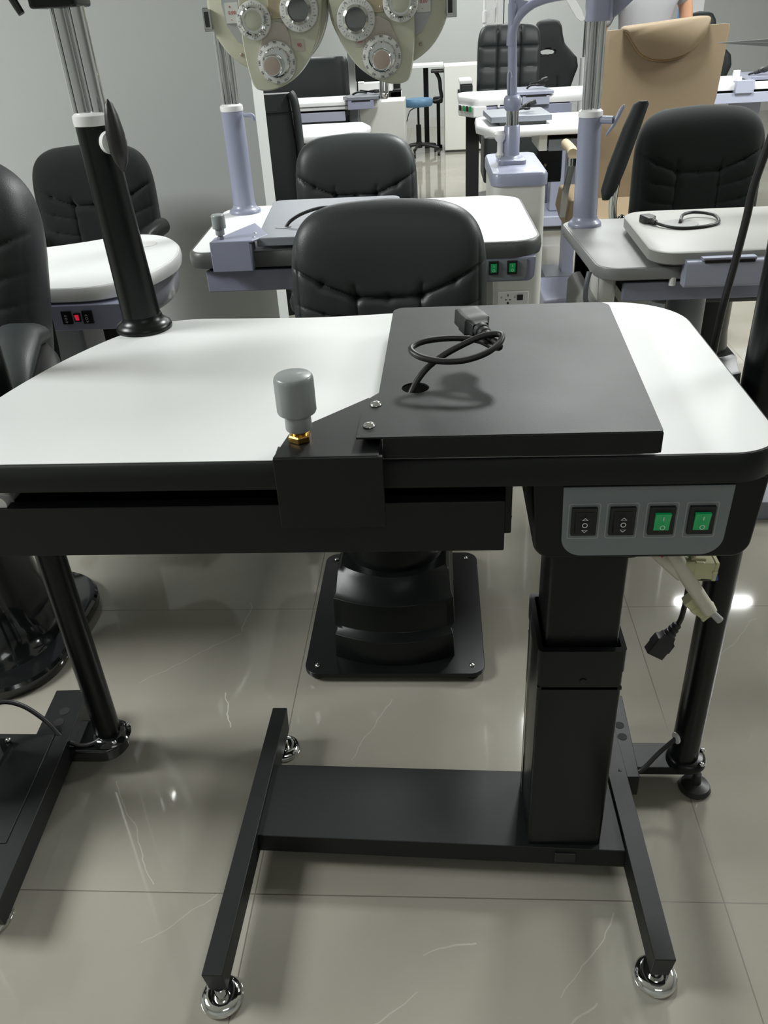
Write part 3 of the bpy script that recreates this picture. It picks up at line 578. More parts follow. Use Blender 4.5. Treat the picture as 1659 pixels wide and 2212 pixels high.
for side in (0,1):
    fx=(lambda x:x) if side==0 else flip
    dz0=0
    Y0=.845
    # rear drum
    cx,cz=pp(577,12); cx=fx(cx); cz+=dz0
    drum=obj('lens_drum',M().lathe([(.104,0),(.108,.004),(.108,.020),(.103,.024)],(cx,Y0+.03,cz),(cx,Y0-1,cz),72),'ivory_enamel',P)
    obj('drum_rim',M().lathe([(.1095,0),(.1095,.006),(.104,.006),(.104,0)],(cx,Y0+.034,cz),(cx,Y0-1,cz),72),'chrome_worn',drum)
    wx=[(fx(pp(a,b)[0]),pp(a,b)[1]+dz0) for a,b in ((482,-40),(520,-60),(545,-20),(545,40),(535,100),(512,90),(490,55),(480,10))]
    obj('drum_window',M().prism_y(wx,Y0+.0035,Y0+.008),'clear_grey',drum)
    sx,sz=pp(503,28); sx=fx(sx); sz+=dz0
    sc=obj('scale_card',M().box(sx-.012,sx+.012,Y0+.001,Y0+.004,sz-.016,sz+.016),'dial_white',drum)
    m=M(); text_m(m,'+',.008,face_y(sx-.003,Y0+.0005,sz+.009)); text_m(m,'0.00',.008,face_y(sx,Y0+.0005,sz)); text_m(m,'-',.009,face_y(sx-.002,Y0+.0005,sz-.010)); obj('scale_figures',m,'ink_red',sc,flat=True)
    kx,kz=pp(448,42); kx=fx(kx); kz+=dz0
    obj('side_socket',M().box(kx-.007,kx+.007,Y0,Y0+.02,kz-.016,kz+.016).box(kx-.012,kx+.012,Y0+.02,Y0+.03,kz-.019,kz+.019),'chrome_worn',drum,bevel=.001)
    obj('socket_slot',M().box(kx-.004,kx+.004,Y0-.001,Y0,kz-.012,kz+.012),'ink_black',drum)
    # face plate
    pts=[(528,95),(524,40),(522,-20),(530,-90),(560,-125),(640,-125),(680,-90),(697,-30),(698,25),(690,80),(672,125),(650,157),(622,181),(590,195),(562,196),(547,184),(536,145)]
    pl=[pp(a,b) for a,b in pts]; pl=catmull([Vector((fx(a),b+dz0,0)) for a,b in pl],5,True); pl=[(v.x,v.y) for v in pl]
    pl=pl if area(pl)>0 else pl[::-1]
    fpz=M().loft([[(x,Y0,z) for x,z in pl],[(x,Y0-.016,z) for x,z in pl],[(x,Y0-.019,z) for x,z in offset(pl,-.002)]])
    fpo=obj('face_plate',fpz,'ivory_enamel',P)
    Y1=Y0-.019
    ro=[pp(a,b) for a,b in ((562,110),(578,60),(600,45),(622,50),(632,80),(634,110),(632,160),(600,175),(570,165))]
    ro=[(fx(a),b+dz0) for a,b in ro]; ro=ro if area(ro)>0 else ro[::-1]
    obj('rose_panel',M().loft([[(x,Y1,z) for x,z in ro],[(x,Y1-.0025,z) for x,z in ro]]),'ivory_rose',fpo,bevel=.001,label='pinkish cover panel')
    a,b_=pp(602,133); a=fx(a); b_+=dz0
    dl=dial(fpo,a,b_,.0345,Y1-.002,True)
    obj('dial_hub',M().lathe([(.024,0),(.024,.008),(.0215,.0105),(.0185,.0105)],(a,Y1-.009,b_),(a,Y1-1,b_),40),'chrome',dl)
    kn=obj('axis_knob',M().lathe([(.0165,0),(.0175,.002),(.0175,.020),(.016,.022),(.0145,.022)],(a-(.0035 if side==0 else -.001),Y1-.018,b_-.004),(a-(.0035 if side==0 else -.001),Y1-1,b_-.004),40),'chrome',dl)
    obj('knob_cap',M().lathe([(.0145,0),(.0140,.0012),(.008,.0018)],(a-(.0035 if side==0 else -.001),Y1-.040,b_-.004),(a-(.0035 if side==0 else -.001),Y1-1,b_-.004),36),'knob_rose',dl,label='brown knob cap')
    a,b_=(.0997,1.3163) if side==0 else (.1992,1.2975)
    dl=dial(fpo,a,b_,.034,Y1-.004)
    obj('aperture_rim',M().lathe([(.0225,0),(.0225,.006),(.0185,.009),(.0175,.004)],(a,Y1-.010,b_),(a,Y1-1,b_),40),'chrome_worn',dl)
    obj('aperture_glass',M().lathe([(.0180,0),(.0180,.003),(.010,.0045)],(a,Y1-.011,b_),(a,Y1-1,b_),36),'mirror_dark',dl)
    a,b_=(.0183,1.3048) if side==0 else (.2783,1.319)
    dl=dial(fpo,a,b_,.0305,Y1-.007)
    obj('lens_rim',M().lathe([(.0225,0),(.0235,.004),(.021,.006),(.019,.004)],(a,Y1-.014,b_),(a,Y1-1,b_),40),'chrome',dl)
    obj('lens',M().lathe([(.0195,0),(.0195,.002),(.012,.004)],(a,Y1-.015,b_),(a,Y1-1,b_),36),'lens_glass',dl)
    a,b_=(.0941,1.2626) if side==0 else (.2038,1.2640)
    wd=obj('axis_window',M().box(a-.0085,a+.0085,Y1-.001,Y1+.001,b_-.009,b_+.009),'ivory_rose',fpo)
    m=M(); text_m(m,'90' if side==0 else '80',.0085,face_y(a,Y1-.0018,b_)); obj('axis_figures',m,'ink_red',wd,flat=True)
    gx,gz=pp(603,5); gx=fx(gx); gz+=dz0
    obj('gear_housing',M().loft([[(gx+s_*w_,Y1-y_,gz+t_*h_) for s_,t_ in ((-1,-1),(1,-1),(1,1),(-1,1))] for w_,h_,y_ in ((.016,.026,0),(.015,.025,.006))]),'ivory_brass',fpo,bevel=.002,label='brownish gear housing')
    for q in ((518,118),(592,30)):
        a,b_=pp(*q); a=fx(a); b_+=dz0; obj('screw',M().ball((a,Y0-.0+(.005 if q[0]==518 else -.0255),b_),.0032,.0015,.0032,12,8),'knob_rose',drum if q[0]==518 else fpo)
obj('bridge',M().box(.05,.25,.845,.88,1.385,1.415).cyl((.149,.86,1.40),(.149,.86,1.60),.013).cyl((.165,.85,1.57),(.195,.825,1.62),.012),'chrome_worn',P)

# ================================================================== TABLE B (white top, dark edge, lavender fittings)
def drawer_front(par,x0,x1,y,z0,z1,mt,depth=.35,name='drawer'):
    d=obj(name,M().box(x0,x1,y,y+.018,z0,z1),mt,par,bevel=.003)
    obj('drawer_body',M().box(x0+.01,x1-.01,y+.018,y+depth,z0+.005,z1+.002),'inner_black',d); return d
def cord_loop(par,label,pts,r,pd,pdir,s=1):
    c=obj('power_cord',M().tube(pts,r,10),'rubber_black',par)
    m=M(); plug(m,pd,pdir,s); obj('connector_plug',m,'plug_black',c); return c
B=thing('instrument_table','white instrument table with dark grey edge and lavender drawer behind nearest leather chair','table',(.3,1.6,0))
pb_=rrect(-.322,.607,1.262,1.872,.07,10)
pb_=rpoly([(-.312,1.270,.045),(.600,1.262,.075),(.592,1.882,.09),(-.345,1.872,.09)],10)
worktop(B,pb_,.80,.042,'laminate_white','edge_grey',.006,.006)
drawer_front(B,-.278,.42,1.288,.692,.748,'lavender')
obj('drawer_housing',M().box(-.27,.41,1.30,1.66,.745,.759),'inner_black',B)
brb=obj('clamp_bracket',M().box(-.243,-.138,1.236,1.300,.757,.832).prism([(-.243,1.236),(-.132,1.236),(-.10,1.30),(-.165,1.45),(-.20,1.36)],.828,.8345),'lavender',B,bevel=.003)
obj('sliding_tray',M().prism(rpoly([(-.125,1.262,.004),(.28,1.262,.004),(.22,1.765,.03),(-.165,1.765,.03)],5),.812,.834),'grey_blue',B,bevel=.003)
for p in ((-.14,1.32),(-.135,1.275)): m=M(); screw_head(m,(p[0],p[1],.832),.006); obj('screw',m,'chrome',brb)
knob(B,(-.218,1.266,.834),.80,nut='grey_blue')
obj('cable_hole',M().lathe([(.022,0),(.022,.0015),(.016,.0015)],(-.075,1.38,.834),(-.075,1.38,1),28),'grey_blue',B)
cbx=obj('control_box',M().loft([trap(.20,.585,1.262,.700,.762,.02,.003),trap(.20,.585,1.50,.700,.762,.02,.003)]),'lavender',B,bevel=.003)
fpx=obj('faceplate',M().loft([trap(.22,.562,1.259,.705,.757,.015,.001),trap(.22,.562,1.2615,.705,.757,.015,.001)]),'faceplate_grey',B,label='grey switch faceplate')
for cx,kd in ((.373,'b'),(.435,'b'),(.478,'g'),(.525,'g')): rocker(B,cx,1.2585,.7375,.0255,.034,kd)
obj('lift_column',M().prism(rrect(.36,.50,1.55,1.70,.01),.03,.70),'cream_metal',B)
obj('cross_bar',M().box(.30,.68,1.60,1.66,.02,.08).box(.30,.36,1.35,1.95,.0,.06),'grey_blue',B)
spb=bed_sleeve(B,-.262,1.775,.80,1.092,.0345,.032,'lavender','white_plastic',(-.011,.011),1.60,.048,lean=0)
obj('clamp_lever',M().tube([(-.225,1.76,1.075),(-.200,1.755,1.073),(-.195,1.755,1.060)],.006),'lavender',spb)
cord_loop(B,'black power cord on grey tray, half hidden behind the nearest chair back',[(-.072,1.38,.826),(-.055,1.385,.847),(-.02,1.41,.862),(.03,1.44,.868),(.09,1.45,.86),(.13,1.44,.848)],.0045,(.13,1.44,.848),(1,-.1,-.05))

# cabinet unit with tall arm post
CB=thing('cabinet','cream steel cabinet with lavender cap and tall lamp post behind the dark-edged table','cabinet',(.60,2.18,0))
cpoly=rrect(.518,.688,1.955,2.40,.028,6)
obj('body',M().prism(cpoly,.0,.815),'cream_metal',CB)
obj('cap',M().loft([ring_z(offset(cpoly,.006),.812),ring_z(offset(cpoly,.006),.842),ring_z(offset(cpoly,.001),.850),ring_z(offset(cpoly,-.015),.853)]),'lavender',CB)
sk=obj('socket_panel',M().box(.540,.645,1.949,1.956,.425,.470),'white_plastic',CB,bevel=.002)
m=M()
for cx in (.575,): m.box(cx-.0015,cx+.0015,1.9478,1.949,.454,.462).box(cx-.010,cx-.004,1.9478,1.949,.441,.444).box(cx+.004,cx+.010,1.9478,1.949,.441,.444).cyl((cx,1.949,.431),(cx,1.9475,.431),.004,n=12)
obj('socket_holes',m,'ink_black',sk,flat=True); obj('rocker',M().box(.606,.626,1.945,1.949,.441,.459),'switch_black',sk)
for cx in (.552,.598): obj('screw',M().cyl((cx,1.949,.451),(cx,1.9475,.451),.003,n=12),'chrome_worn',sk)
for cx in (.575,.60): obj('rivet_hole',M().cyl((cx,1.955,.55+.2*(cx-.575)),(cx,1.9535,.55+.2*(cx-.575)),.0025,n=10),'ink_black',CB)
px_,py_=.591,2.17
lp=obj('lamp_post',M().lathe([(.044,0),(.044,.012),(.037,.02),(.028,.024),(.0265,.03),(.0265,.113),(.024,.116)],(px_,py_,.852),(px_,py_,2),36),'lavender',CB)
obj('post_flange',M().prism(rpoly([(.545,2.10,.02),(.637,2.10,.02),(.637,2.25,.02),(.545,2.25,.02)],6),.851,.868),'lavender',lp,bevel=.004)
obj('chrome_pole',M().cyl((px_,py_,.96),(px_,py_,1.04),.0205),'chrome',lp,label='chrome pole')
obj('collar_ring',M().lathe([(.0205,0),(.026,.006),(.0295,.022),(.028,.038),(.022,.046)],(px_-.001,py_,1.012),(px_-.001,py_,2),32),'lavender',lp)
obj('upper_tube',M().cyl((px_-.002,py_,1.05),(px_-.010,py_,1.315),.0155,.0135).tube([(px_-.010,py_,1.20),(px_-.006,py_,1.25),(px_+.02,py_,1.29),(px_+.075,py_,1.318),(px_+.17,py_,1.33),(px_+.32,py_,1.332)],lambda t:.016-.003*t),'lavender',lp)
obj('arm_web',M().prism_y([(px_-.012,1.21),(px_+.008,1.255),(px_+.045,1.300),(px_+.04,1.318),(px_-.012,1.33)],py_-.006,py_+.006),'lavender',lp)
obj('upper_tube',M().cyl((px_-.011,py_,1.30),(px_-.02,py_,1.75),.010),'lavender',lp)
obj('hook',M().tube([(px_-.018,py_-.012,1.06),(px_-.020,py_-.015,1.115),(px_-.012,py_-.015,1.13),(px_-.006,py_-.014,1.11)],.0025),'lavender_light',lp)
obj('knuckle',M().lathe([(.012,0),(.016,.01),(.010,.02),(.010,.05),(.018,.06),(.02,.075),(.012,.085)],(.552,2.165,.868),(.552,2.165,2),24),'white_plastic',lp)

motor_chair((.038,2.09,0),'black leather treatment chair behind the white table with dark grey edge',top=.948,w=.452,h=.54,tilt=.08)

# ================================================================== LEFT BACK: TABLE A AND CHAIR A
A=thing('instrument_table','white kidney-shaped instrument table with red switch at the left wall','table',(-.65,1.4,0))
pa=[Vector((x,y,0)) for x,y in ((-.92,1.15),(-.86,1.133),(-.70,1.13),(-.56,1.128),(-.485,1.155),(-.425,1.23),(-.396,1.33),(-.392,1.42),(-.415,1.53),(-.46,1.62),(-.515,1.685),(-.59,1.715),(-.66,1.695),(-.74,1.64),(-.84,1.59),(-.95,1.565),(-1.02,1.50),(-1.03,1.35),(-.99,1.2))]
pa=[(v.x,v.y) for v in catmull(pa,5,True)]; pa=pa if area(pa)>0 else pa[::-1]
worktop(A,pa,.76,.036,'laminate_white','white_paint',.005,.004)
obj('apron',M().loft([ring_z(offset(pa,-.012),.725),ring_z(offset(pa,-.016),.66),ring_z(offset(pa,-.03),.645)]),'lavender_light',A)
pn=obj('control_panel',M().box(-.80,-.43,1.118,1.165,.655,.72),'lavender',A,bevel=.003)
for cx,kd,w_ in ((-.603,'b',.026),(-.576,'r',.016),(-.549,'b',.026)): rocker(A,cx,1.116,.690,w_,.033 if kd=='b' else .022,kd)
obj('lift_column',M().prism(rrect(-.80,-.66,1.30,1.45,.01),.04,.66),'grey_blue',A)
obj('base_plate',M().prism(rrect(-1.0,-.45,1.22,1.52,.03),.0,.04),'grey_blue',A,bevel=.003)
obj('cable_port',M().lathe([(.035,0),(.035,.002),(.03,.003)],(-.53,1.57,.7605),(-.53,1.57,1),28),'white_plastic',A)
motor_chair((-.955,2.09,0),'black padded treatment chair behind the white kidney-shaped table at the wall',top=.955,w=.47,h=.56,matn='fabric_black',tilt=.06)

# ================================================================== RIGHT: TABLE C AND CHAIR C
C=thing('instrument_table','light grey instrument table with raised cushion tray at right','table',(.95,1.4,0))
pc=rpoly([(.72,1.125,.055),(1.50,1.125,.055),(1.50,1.665,.06),(.697,1.665,.06)],10)
worktop(C,pc,.76,.030,'laminate_grey','laminate_grey',.003,.004)
tr=rpoly([(.832,1.085,.06),(1.36,1.10,.04),(1.32,1.545,.06),(.845,1.545,.07)],10)
tc_=obj('cushion_tray',M().loft([ring_z(offset(tr,-.006),.772),ring_z(tr,.776),ring_z(tr,.800),ring_z(offset(tr,-.004),.803)]),'cushion_grey',C)
obj('tray_recess',M().lathe([(.045,0),(.045,.0012),(.043,.0012)],(.965,1.375,.8028),(.965,1.375,1),30),'laminate_grey',tc_)
cl=obj('clamp_bracket',M().loft([[(x,y,z) for y,z in rpoly([(1.066,.725,.008),(1.105,.725,.004),(1.105,.788,.004),(1.066,.785,.008)],4)] for x in (.906,1.085)]),'lavender_light',C)
obj('clamp_slot',M().box(.945,1.055,1.062,1.068,.782,.789),'inner_black',cl)
obj('clamp_plate',M().box(.940,1.06,1.066,1.12,.786,.793),'lavender_light',cl,bevel=.001)
drawer_front(C,.785,1.42,1.150,.672,.718,'lavender')
obj('drawer_housing',M().box(.778,1.43,1.158,1.5,.715,.729),'inner_black',C)
obj('roller',M().cyl((.895,1.13,.735),(.895,1.13,.715),.008),'white_plastic',C,label='white plastic roller')
obj('cabinet_leg',M().prism(rrect(.735,.775,1.18,1.60,.01),.0,.73).prism(rrect(.735,.90,1.32,1.60,.02),.0,.70),'cream_metal',C)
obj('body_shell',M().loft([ring_z(offset(rrect(.70,.80,1.18,1.5,.03),o),z) for o,z in ((0,.30),(0,.64),(-.01,.655),(-.02,.66))]),'cushion_grey',C)
obj('rail_handle',M().tube([(.71,1.20,.735),(.703,1.19,.70),(.705,1.185,.665),(.725,1.18,.650),(.775,1.18,.648)],.0065),'grey_blue',C)
obj('lift_column',M().cyl((1.0,1.35,.10),(1.0,1.35,.672),.05).cyl((1.0,1.35,.06),(1.0,1.35,.10),.12),'grey_blue',C)
obj('base_plate',M().prism(rrect(.74,1.45,1.2,1.55,.04),0,.06),'grey_blue',C,bevel=.004)
sc_=bed_sleeve(C,.757,1.595,.76,1.048,.0335,.031,'lavender','white_plastic',(-.012,.012),1.60,.046,lean=-.006,pr=.0125)
lev=M().loft([[(.8+dx+w_*math.cos(2*PI*k/14)*.6,1.56+w_*math.sin(2*PI*k/14)*.5,z) for k in range(14)] for z,w_,dx in ((1.070,.004,.030),(1.064,.010,.027),(1.045,.012,.018),(1.02,.011,.006),(1.003,.008,-.006),(.996,.003,-.009))])
lev.cyl((.775,1.58,1.035),(.806,1.56,1.035),.010)
obj('clamp_lever',lev,'lavender',sc_)
obj('upper_sleeve',M().prism(rrect(.722,.786,1.56,1.63,.02),1.262,1.42).prism_y([(.78,1.262),(.80,1.275),(.835,1.305),(.87,1.34),(.78,1.40)],1.575,1.615),'lavender',sc_,bevel=.004)
cord_loop(C,'black power cord curled on the raised cream cushion tray at right',[(.962,1.372,.800),(.968,1.385,.812),(.985,1.425,.815),(1.02,1.445,.815),(1.06,1.42,.812),(1.055,1.355,.808),(1.015,1.318,.807),(.96,1.305,.807),(.925,1.320,.808),(.905,1.345,.810),(.898,1.360,.811)],.0042,(.898,1.358,.811),(-.25,.97,.02),1.05)
motor_chair((1.258,2.06,0),'black padded treatment chair with raised armrests behind the grey table at right',top=.985,w=.45,h=.56,matn='fabric_black',arms='up',tilt=.06,armm='leather_soft')

# ================================================================== MIDDLE DISTANCE
hb=thing('reclining_chair','tall black leather reclining chair behind the partition end, seen from its side','chair',(-.45,3.6,0))
o=obj('backrest',M().loft([[(x+dx,y,z) for x,y in rpoly([(-.70,3.56,.02),(-.365,3.56,.02),(-.365,3.66,.02),(-.70,3.66,.02)],4)] for z,dx in ((.40,.02),(.5,.015),(.8,-.0),(.985,-.015),(1.005,-.018))]),'leather_black',hb)
obj('side_bolster',M().tube([(-.335,3.55,.42),(-.345,3.56,.7),(-.352,3.56,.95),(-.375,3.56,1.01)],.020),'leather_black',hb)
obj('seam',M().tube([(-.69,3.5585,.925),(-.36,3.5585,.925)],.003,6),'inner_black',o)
obj('seat',M().loft([ring_z(rrect(-.72,-.34,3.20,3.66,.06),z) for z in (.36,.46)]),'leather_black',hb)
obj('pedestal',M().cyl((-.53,3.45,.04),(-.53,3.45,.36),.08).cyl((-.53,3.45,0),(-.53,3.45,.04),.22),'satin_black',hb)

E_=thing('instrument_table','rounded white table end just above the second leather chair back','table',(-.25,4.1,0))
pe=rpoly([(-.90,3.80,.05),(-.17,3.80,.02),(-.03,4.16,.1),(-.10,4.42,.06),(-.90,4.42,.05)],8)
worktop(E_,pe,.78,.03,'laminate_white','white_paint',.004,.004)
obj('lift_column',M().prism(rrect(-.55,-.42,4.0,4.15,.01),.04,.76),'white_paint',E_); obj('base_plate',M().prism(rrect(-.8,-.2,3.95,4.2,.03),0,.04),'white_paint',E_)

D=thing('instrument_table','far white instrument table with pale lavender drawer, left of the blue stool','table',(-.4,5.2,0))
pdp=rpoly([(-1.2,5.00,.04),(-.05,5.00,.06),(-.04,5.50,.1),(-1.2,5.50,.05)],8)
worktop(D,pdp,.845,.045,'laminate_white','white_paint',.006,.006)
obj('edge_groove',M().box(-1.15,-.08,4.990,4.995,.822,.826),'edge_grey',D)
drawer_front(D,-.95,-.255,4.985,.735,.79,'lavender_light')
obj('clamp_bracket',M().box(-.232,-.065,4.955,5.03,.800,.850),'lavender',D,bevel=.003)
obj('clamp_slot',M().box(-.205,-.085,4.952,4.956,.845,.852),'inner_black',D)
obj('sliding_tray',M().prism([(-.27,5.06),(-.23,4.96),(-.03,4.96),(.0,5.1),(-.02,5.30),(-.2,5.32)],.852,.872),'grey_blue',D,bevel=.003)
obj('chin_rest',M().cyl((-.01,4.97,.865),(-.005,4.97,.975),.0135).cyl((.022,4.97,.87),(.030,4.97,.975),.0135).lathe([(.02,0),(.03,.01),(.034,.03),(.02,.035)],(.004,4.97,.852),(.004,4.97,2),20),'chrome',D)
obj('lift_column',M().prism(rrect(-.24,-.18,5.1,5.2,.01),.04,.80),'grey_blue',D); obj('base_plate',M().prism(rrect(-.7,-.1,5.05,5.4,.03),0,.04),'grey_blue',D)
cord_loop(D,'black power cord heaped on the far table left of the blue stool',[(-.21,5.12,.876),(-.17,5.10,.89),(-.12,5.13,.882),(-.16,5.15,.895),(-.10,5.11,.89)],.006,(-.10,5.11,.89),(1,0,0),1.1)
tag(obj('machine_housing',M().box(-.235,.02,5.85,5.98,.835,.895).box(-.235,-.19,5.85,5.9,.895,.905).box(.0,.085,5.86,5.95,.75,.83),'white_paint',bevel=.006),'white rectangular instrument head behind the chrome uprights at far table','instrument')
obj_mh=bpy.data.objects['machine_housing']
st=obj('housing_stand',M().box(-.20,.08,5.86,5.97,.0,.84),'inner_black',None); st.parent=obj_mh
tag(obj('white_cabinet',M().box(-.205,.115,5.50,5.83,0,.795),'cream_metal',bevel=.006),'plain white low cabinet directly left of the blue stool','cabinet')
hp=thing('wall_panel_chair','wide black leather chair back standing beyond the left lens head','chair',(-.5,5.9,0))
b=pad(.80,.62,.09,(),.02,n=30,p=14); b.xf(Matrix.Translation((-.70,5.90,.78))); weld(obj('backrest',b,'leather_black',hp)); hp.name='waiting_chair'
obj('seat',M().box(-1.05,-.35,5.5,5.86,.36,.46),'leather_black',hp,bevel=.02); obj('leg',M().box(-1.03,-.99,5.52,5.56,0,.36),'chrome_worn',hp); obj('leg',M().box(-.41,-.37,5.52,5.56,0,.36),'chrome_worn',hp)
tag(obj('instrument_post',M().box(-.285,-.235,5.70,5.75,0,1.4),'chrome_worn',bevel=.005),'slim grey steel post behind the right lens head','post')
hq=thing('reclining_chair','black chair panel behind the right lens head and white instrument','chair',(-.1,6.3,0))
obj('backrest',M().box(-.30,.06,6.25,6.34,.50,1.12),'leather_soft',hq,bevel=.02); obj('seat',M().box(-.28,.04,6.1,6.5,.38,.5),'leather_soft',hq,bevel=.02); obj('pedestal',M().cyl((-.12,6.3,0),(-.12,6.3,.38),.09),'satin_black',hq)

# blue stool
st=thing('stool','blue round swivel stool with black five-star base','stool',(.145,8.75,0))
obj('seat',M().lathe([(.06,0),(.14,.0),(.155,.02),(.155,.055),(.14,.075),(.05,.082)],(.145,8.75,.475),(.145,8.75,1),36),'stool_blue',st)
obj('gas_column',M().cyl((.145,8.75,.10),(.145,8.75,.30),.028).cyl((.145,8.75,.30),(.145,8.75,.475),.012),'satin_black',st)
bs=obj('star_base',M().cyl((.145,8.75,.07),(.145,8.75,.13),.035),'rubber_black',st)
for i in range(5):
    a=2*PI*i/5-.5; ex,ey=.145+.24*math.cos(a),8.75+.24*math.sin(a)
    obj('base_arm',M().tube([(.145,8.75,.105),(.145+.12*math.cos(a),8.75+.12*math.sin(a),.095),(ex,ey,.075)],.016),'rubber_black',st)
    obj('caster',M().cyl((ex-.012,ey,.028),(ex+.012,ey,.028),.028,n=18).cyl((ex,ey,.03),(ex,ey,.075),.008,n=10),'rubber_black',st)
obj('lift_lever',M().tube([(.14,8.74,.47),(.06,8.70,.44),(.02,8.69,.34),(-.01,8.69,.29)],.005),'rubber_black',st)
# far desk, box, office chair remnants
fd=thing('desk','long white desk against the far wall behind the blue stool','desk',(.2,9.1,0))
obj('desktop',M().box(-.35,.42,9.05,9.5,.815,.845),'white_paint',fd,bevel=.004)
obj('leg',M().box(.20,.255,9.25,9.30,0,.815),'satin_black',fd); obj('leg',M().box(-.30,-.25,9.05,9.1,0,.815),'satin_black',fd)
oc_=thing('office_chair','black office chair arm tucked under the far white desk','chair',(.38,9.0,0))
obj('armrest',M().box(.285,.43,8.72,9.0,.765,.79),'rubber_black',oc_,bevel=.008)
obj('arm_support',M().tube([(.335,8.85,.77),(.375,8.85,.70),(.385,8.85,.60),(.395,8.85,.52),(.35,8.85,.49),(.30,8.86,.49)],.020),'rubber_black',oc_)
obj('seat',M().box(.30,.41,8.84,9.02,.46,.52),'leather_soft',oc_,bevel=.02); obj('pedestal',M().cyl((.36,8.96,0.03),(.36,8.96,.46),.02).cyl((.36,8.96,0),(.36,8.96,.03),.04),'satin_black',oc_)
oc_.location.y+=.28
wb=thing('floor_cabinet','tall cream box cabinet with two small ports right of the blue stool','cabinet',(.62,9.0,0))
obj('body',M().box(.425,.84,8.82,9.4,.02,.835),'cream_metal',wb,bevel=.008); obj('plinth',M().box(.435,.83,8.84,9.39,0,.03),'edge_grey',wb)
for x in (.565,.615): obj('port',M().box(x,x+.028,8.815,8.82,.578,.61),'ink_black',wb)

# table F
Fz=.80
Ft=thing('instrument_table','pale instrument table with two green switches in front of quilted office chair','table',(.8,5.2,0))
pf_=rpoly([(.535,5.0,.05),(1.75,5.0,.05),(1.75,5.62,.06),(.49,5.62,.09)],8)
pf_=rpoly([(.49,5.20,.04),(.58,4.98,.05),(1.75,4.98,.05),(1.75,5.55,.06),(.49,5.55,.09)],8)
worktop(Ft,pf_,.825,.045,'laminate_white','white_paint',.006,.006)
bx=obj('control_box',M().prism([(.485,5.14),(.575,4.965),(.66,4.965),(.66,5.3),(.485,5.3)],.715,.782),'white_paint',Ft,bevel=.008)
for i,(f_,kd) in enumerate(((.12,'b'),(.38,'g'),(.60,'b'),(.82,'g'))):
    x=.485+.09*f_; y=5.14-.175*f_
    q=M().box(-.011,.011,-.006,.0,-.016,.016).xf(Matrix.Translation((x,y-.004,.765))@Matrix.Rotation(math.atan2(-.175,.09),4,'Z')); obj('rocker_switch',q,'switch_green' if kd=='g' else 'switch_black',Ft)
drawer_front(Ft,.635,1.20,4.975,.712,.775,'lavender')
obj('clamp_bracket',M().box(.885,1.055,4.95,5.0,.775,.825),'lavender_light',Ft,bevel=.003)
obj('clamp_slot',M().box(.905,1.035,4.946,4.951,.824,.832),'inner_black',Ft)
obj('sliding_tray',M().prism(rpoly([(.85,4.96,.01),(1.085,4.96,.02),(1.05,5.36,.02),(.84,5.36,.02)]),.832,.852),'lavender_light',Ft,bevel=.003)
obj('roller',M().cyl((.735,4.965,.787),(.735,4.965,.77),.008),'white_plastic',Ft)
obj('leg_panel',M().box(.535,.62,5.12,5.25,.0,.715),'inner_black',Ft,bevel=.004)
obj('leg_panel',M().box(1.5,1.6,5.12,5.25,.0,.78),'lavender_light',Ft)
obj('lift_column',M().box(1.08,1.19,5.39,5.47,.04,.79),'lavender',Ft); obj('base_plate',M().box(.62,1.5,5.37,5.52,0,.05),'grey_blue',Ft)
cord_loop(Ft,'black power cord on the tray before the quilted office chair',[(.93,5.15,.856),(.95,5.13,.872),(1.0,5.12,.875),(1.04,5.15,.87),(1.0,5.18,.868),(.95,5.16,.88),(1.0,5.14,.89)],.0055,(1.0,5.14,.89),(.8,.3,.25),1.1)
# table G
G=thing('instrument_table','pale instrument table with grey tray right of the lamp post','table',(.85,3.6,0))
pg=rpoly([(.535,3.55,.05),(.60,3.37,.04),(1.085,3.37,.01),(1.085,3.92,.01),(.545,3.92,.07)],8)
worktop(G,pg,.825,.04,'laminate_white','white_paint',.007,.007)
obj('sliding_tray',M().prism(rpoly([(.595,3.44,.006),(.885,3.44,.006),(.872,3.80,.02),(.575,3.80,.02)],4),.842,.868),'grey_blue',G,bevel=.003)
obj('tray_support',M().box(.64,.86,3.46,3.60,.826,.843),'edge_grey',G)
drawer_front(G,.87,1.075,3.40,.712,.762,'grey_blue')
obj('side_panel',M().box(.825,.862,3.40,3.75,.715,.785),'cream_metal',G)
obj('lift_column',M().box(1.02,1.08,3.75,3.87,.04,.79),'lavender_light',G); obj('base_plate',M().box(.92,1.085,3.66,3.91,0,.04),'grey_blue',G)
cord_loop(G,'black power cord and plug on the grey tray by the lamp post',[(.73,3.60,.872),(.745,3.57,.885),(.775,3.56,.888),(.79,3.58,.884),(.77,3.60,.882),(.765,3.59,.893)],.005,(.755,3.585,.890),(.9,.2,.32),1.15)
bs_=thing('treatment_chair','low black treatment chair under the pale tables right of the lamp post','chair',(.85,4.25,0))
obj('seat',M().loft([ring_z(rrect(.60,1.04,4.10,4.5,.03),z) for z in (.46,.70)]),'leather_black',bs_,bevel=.01); obj('mechanism',M().box(.90,1.02,4.0,4.10,.47,.64),'satin_black',bs_,bevel=.004); obj('bolt',M().cyl((.93,4.0,.56),(.93,3.995,.56),.008),'chrome',bs_)
obj('pedestal',M().box(.66,.78,4.2,4.4,.04,.46),'satin_black',bs_); obj('base_plate',M().box(.60,.84,4.1,4.5,0,.04),'satin_black',bs_)

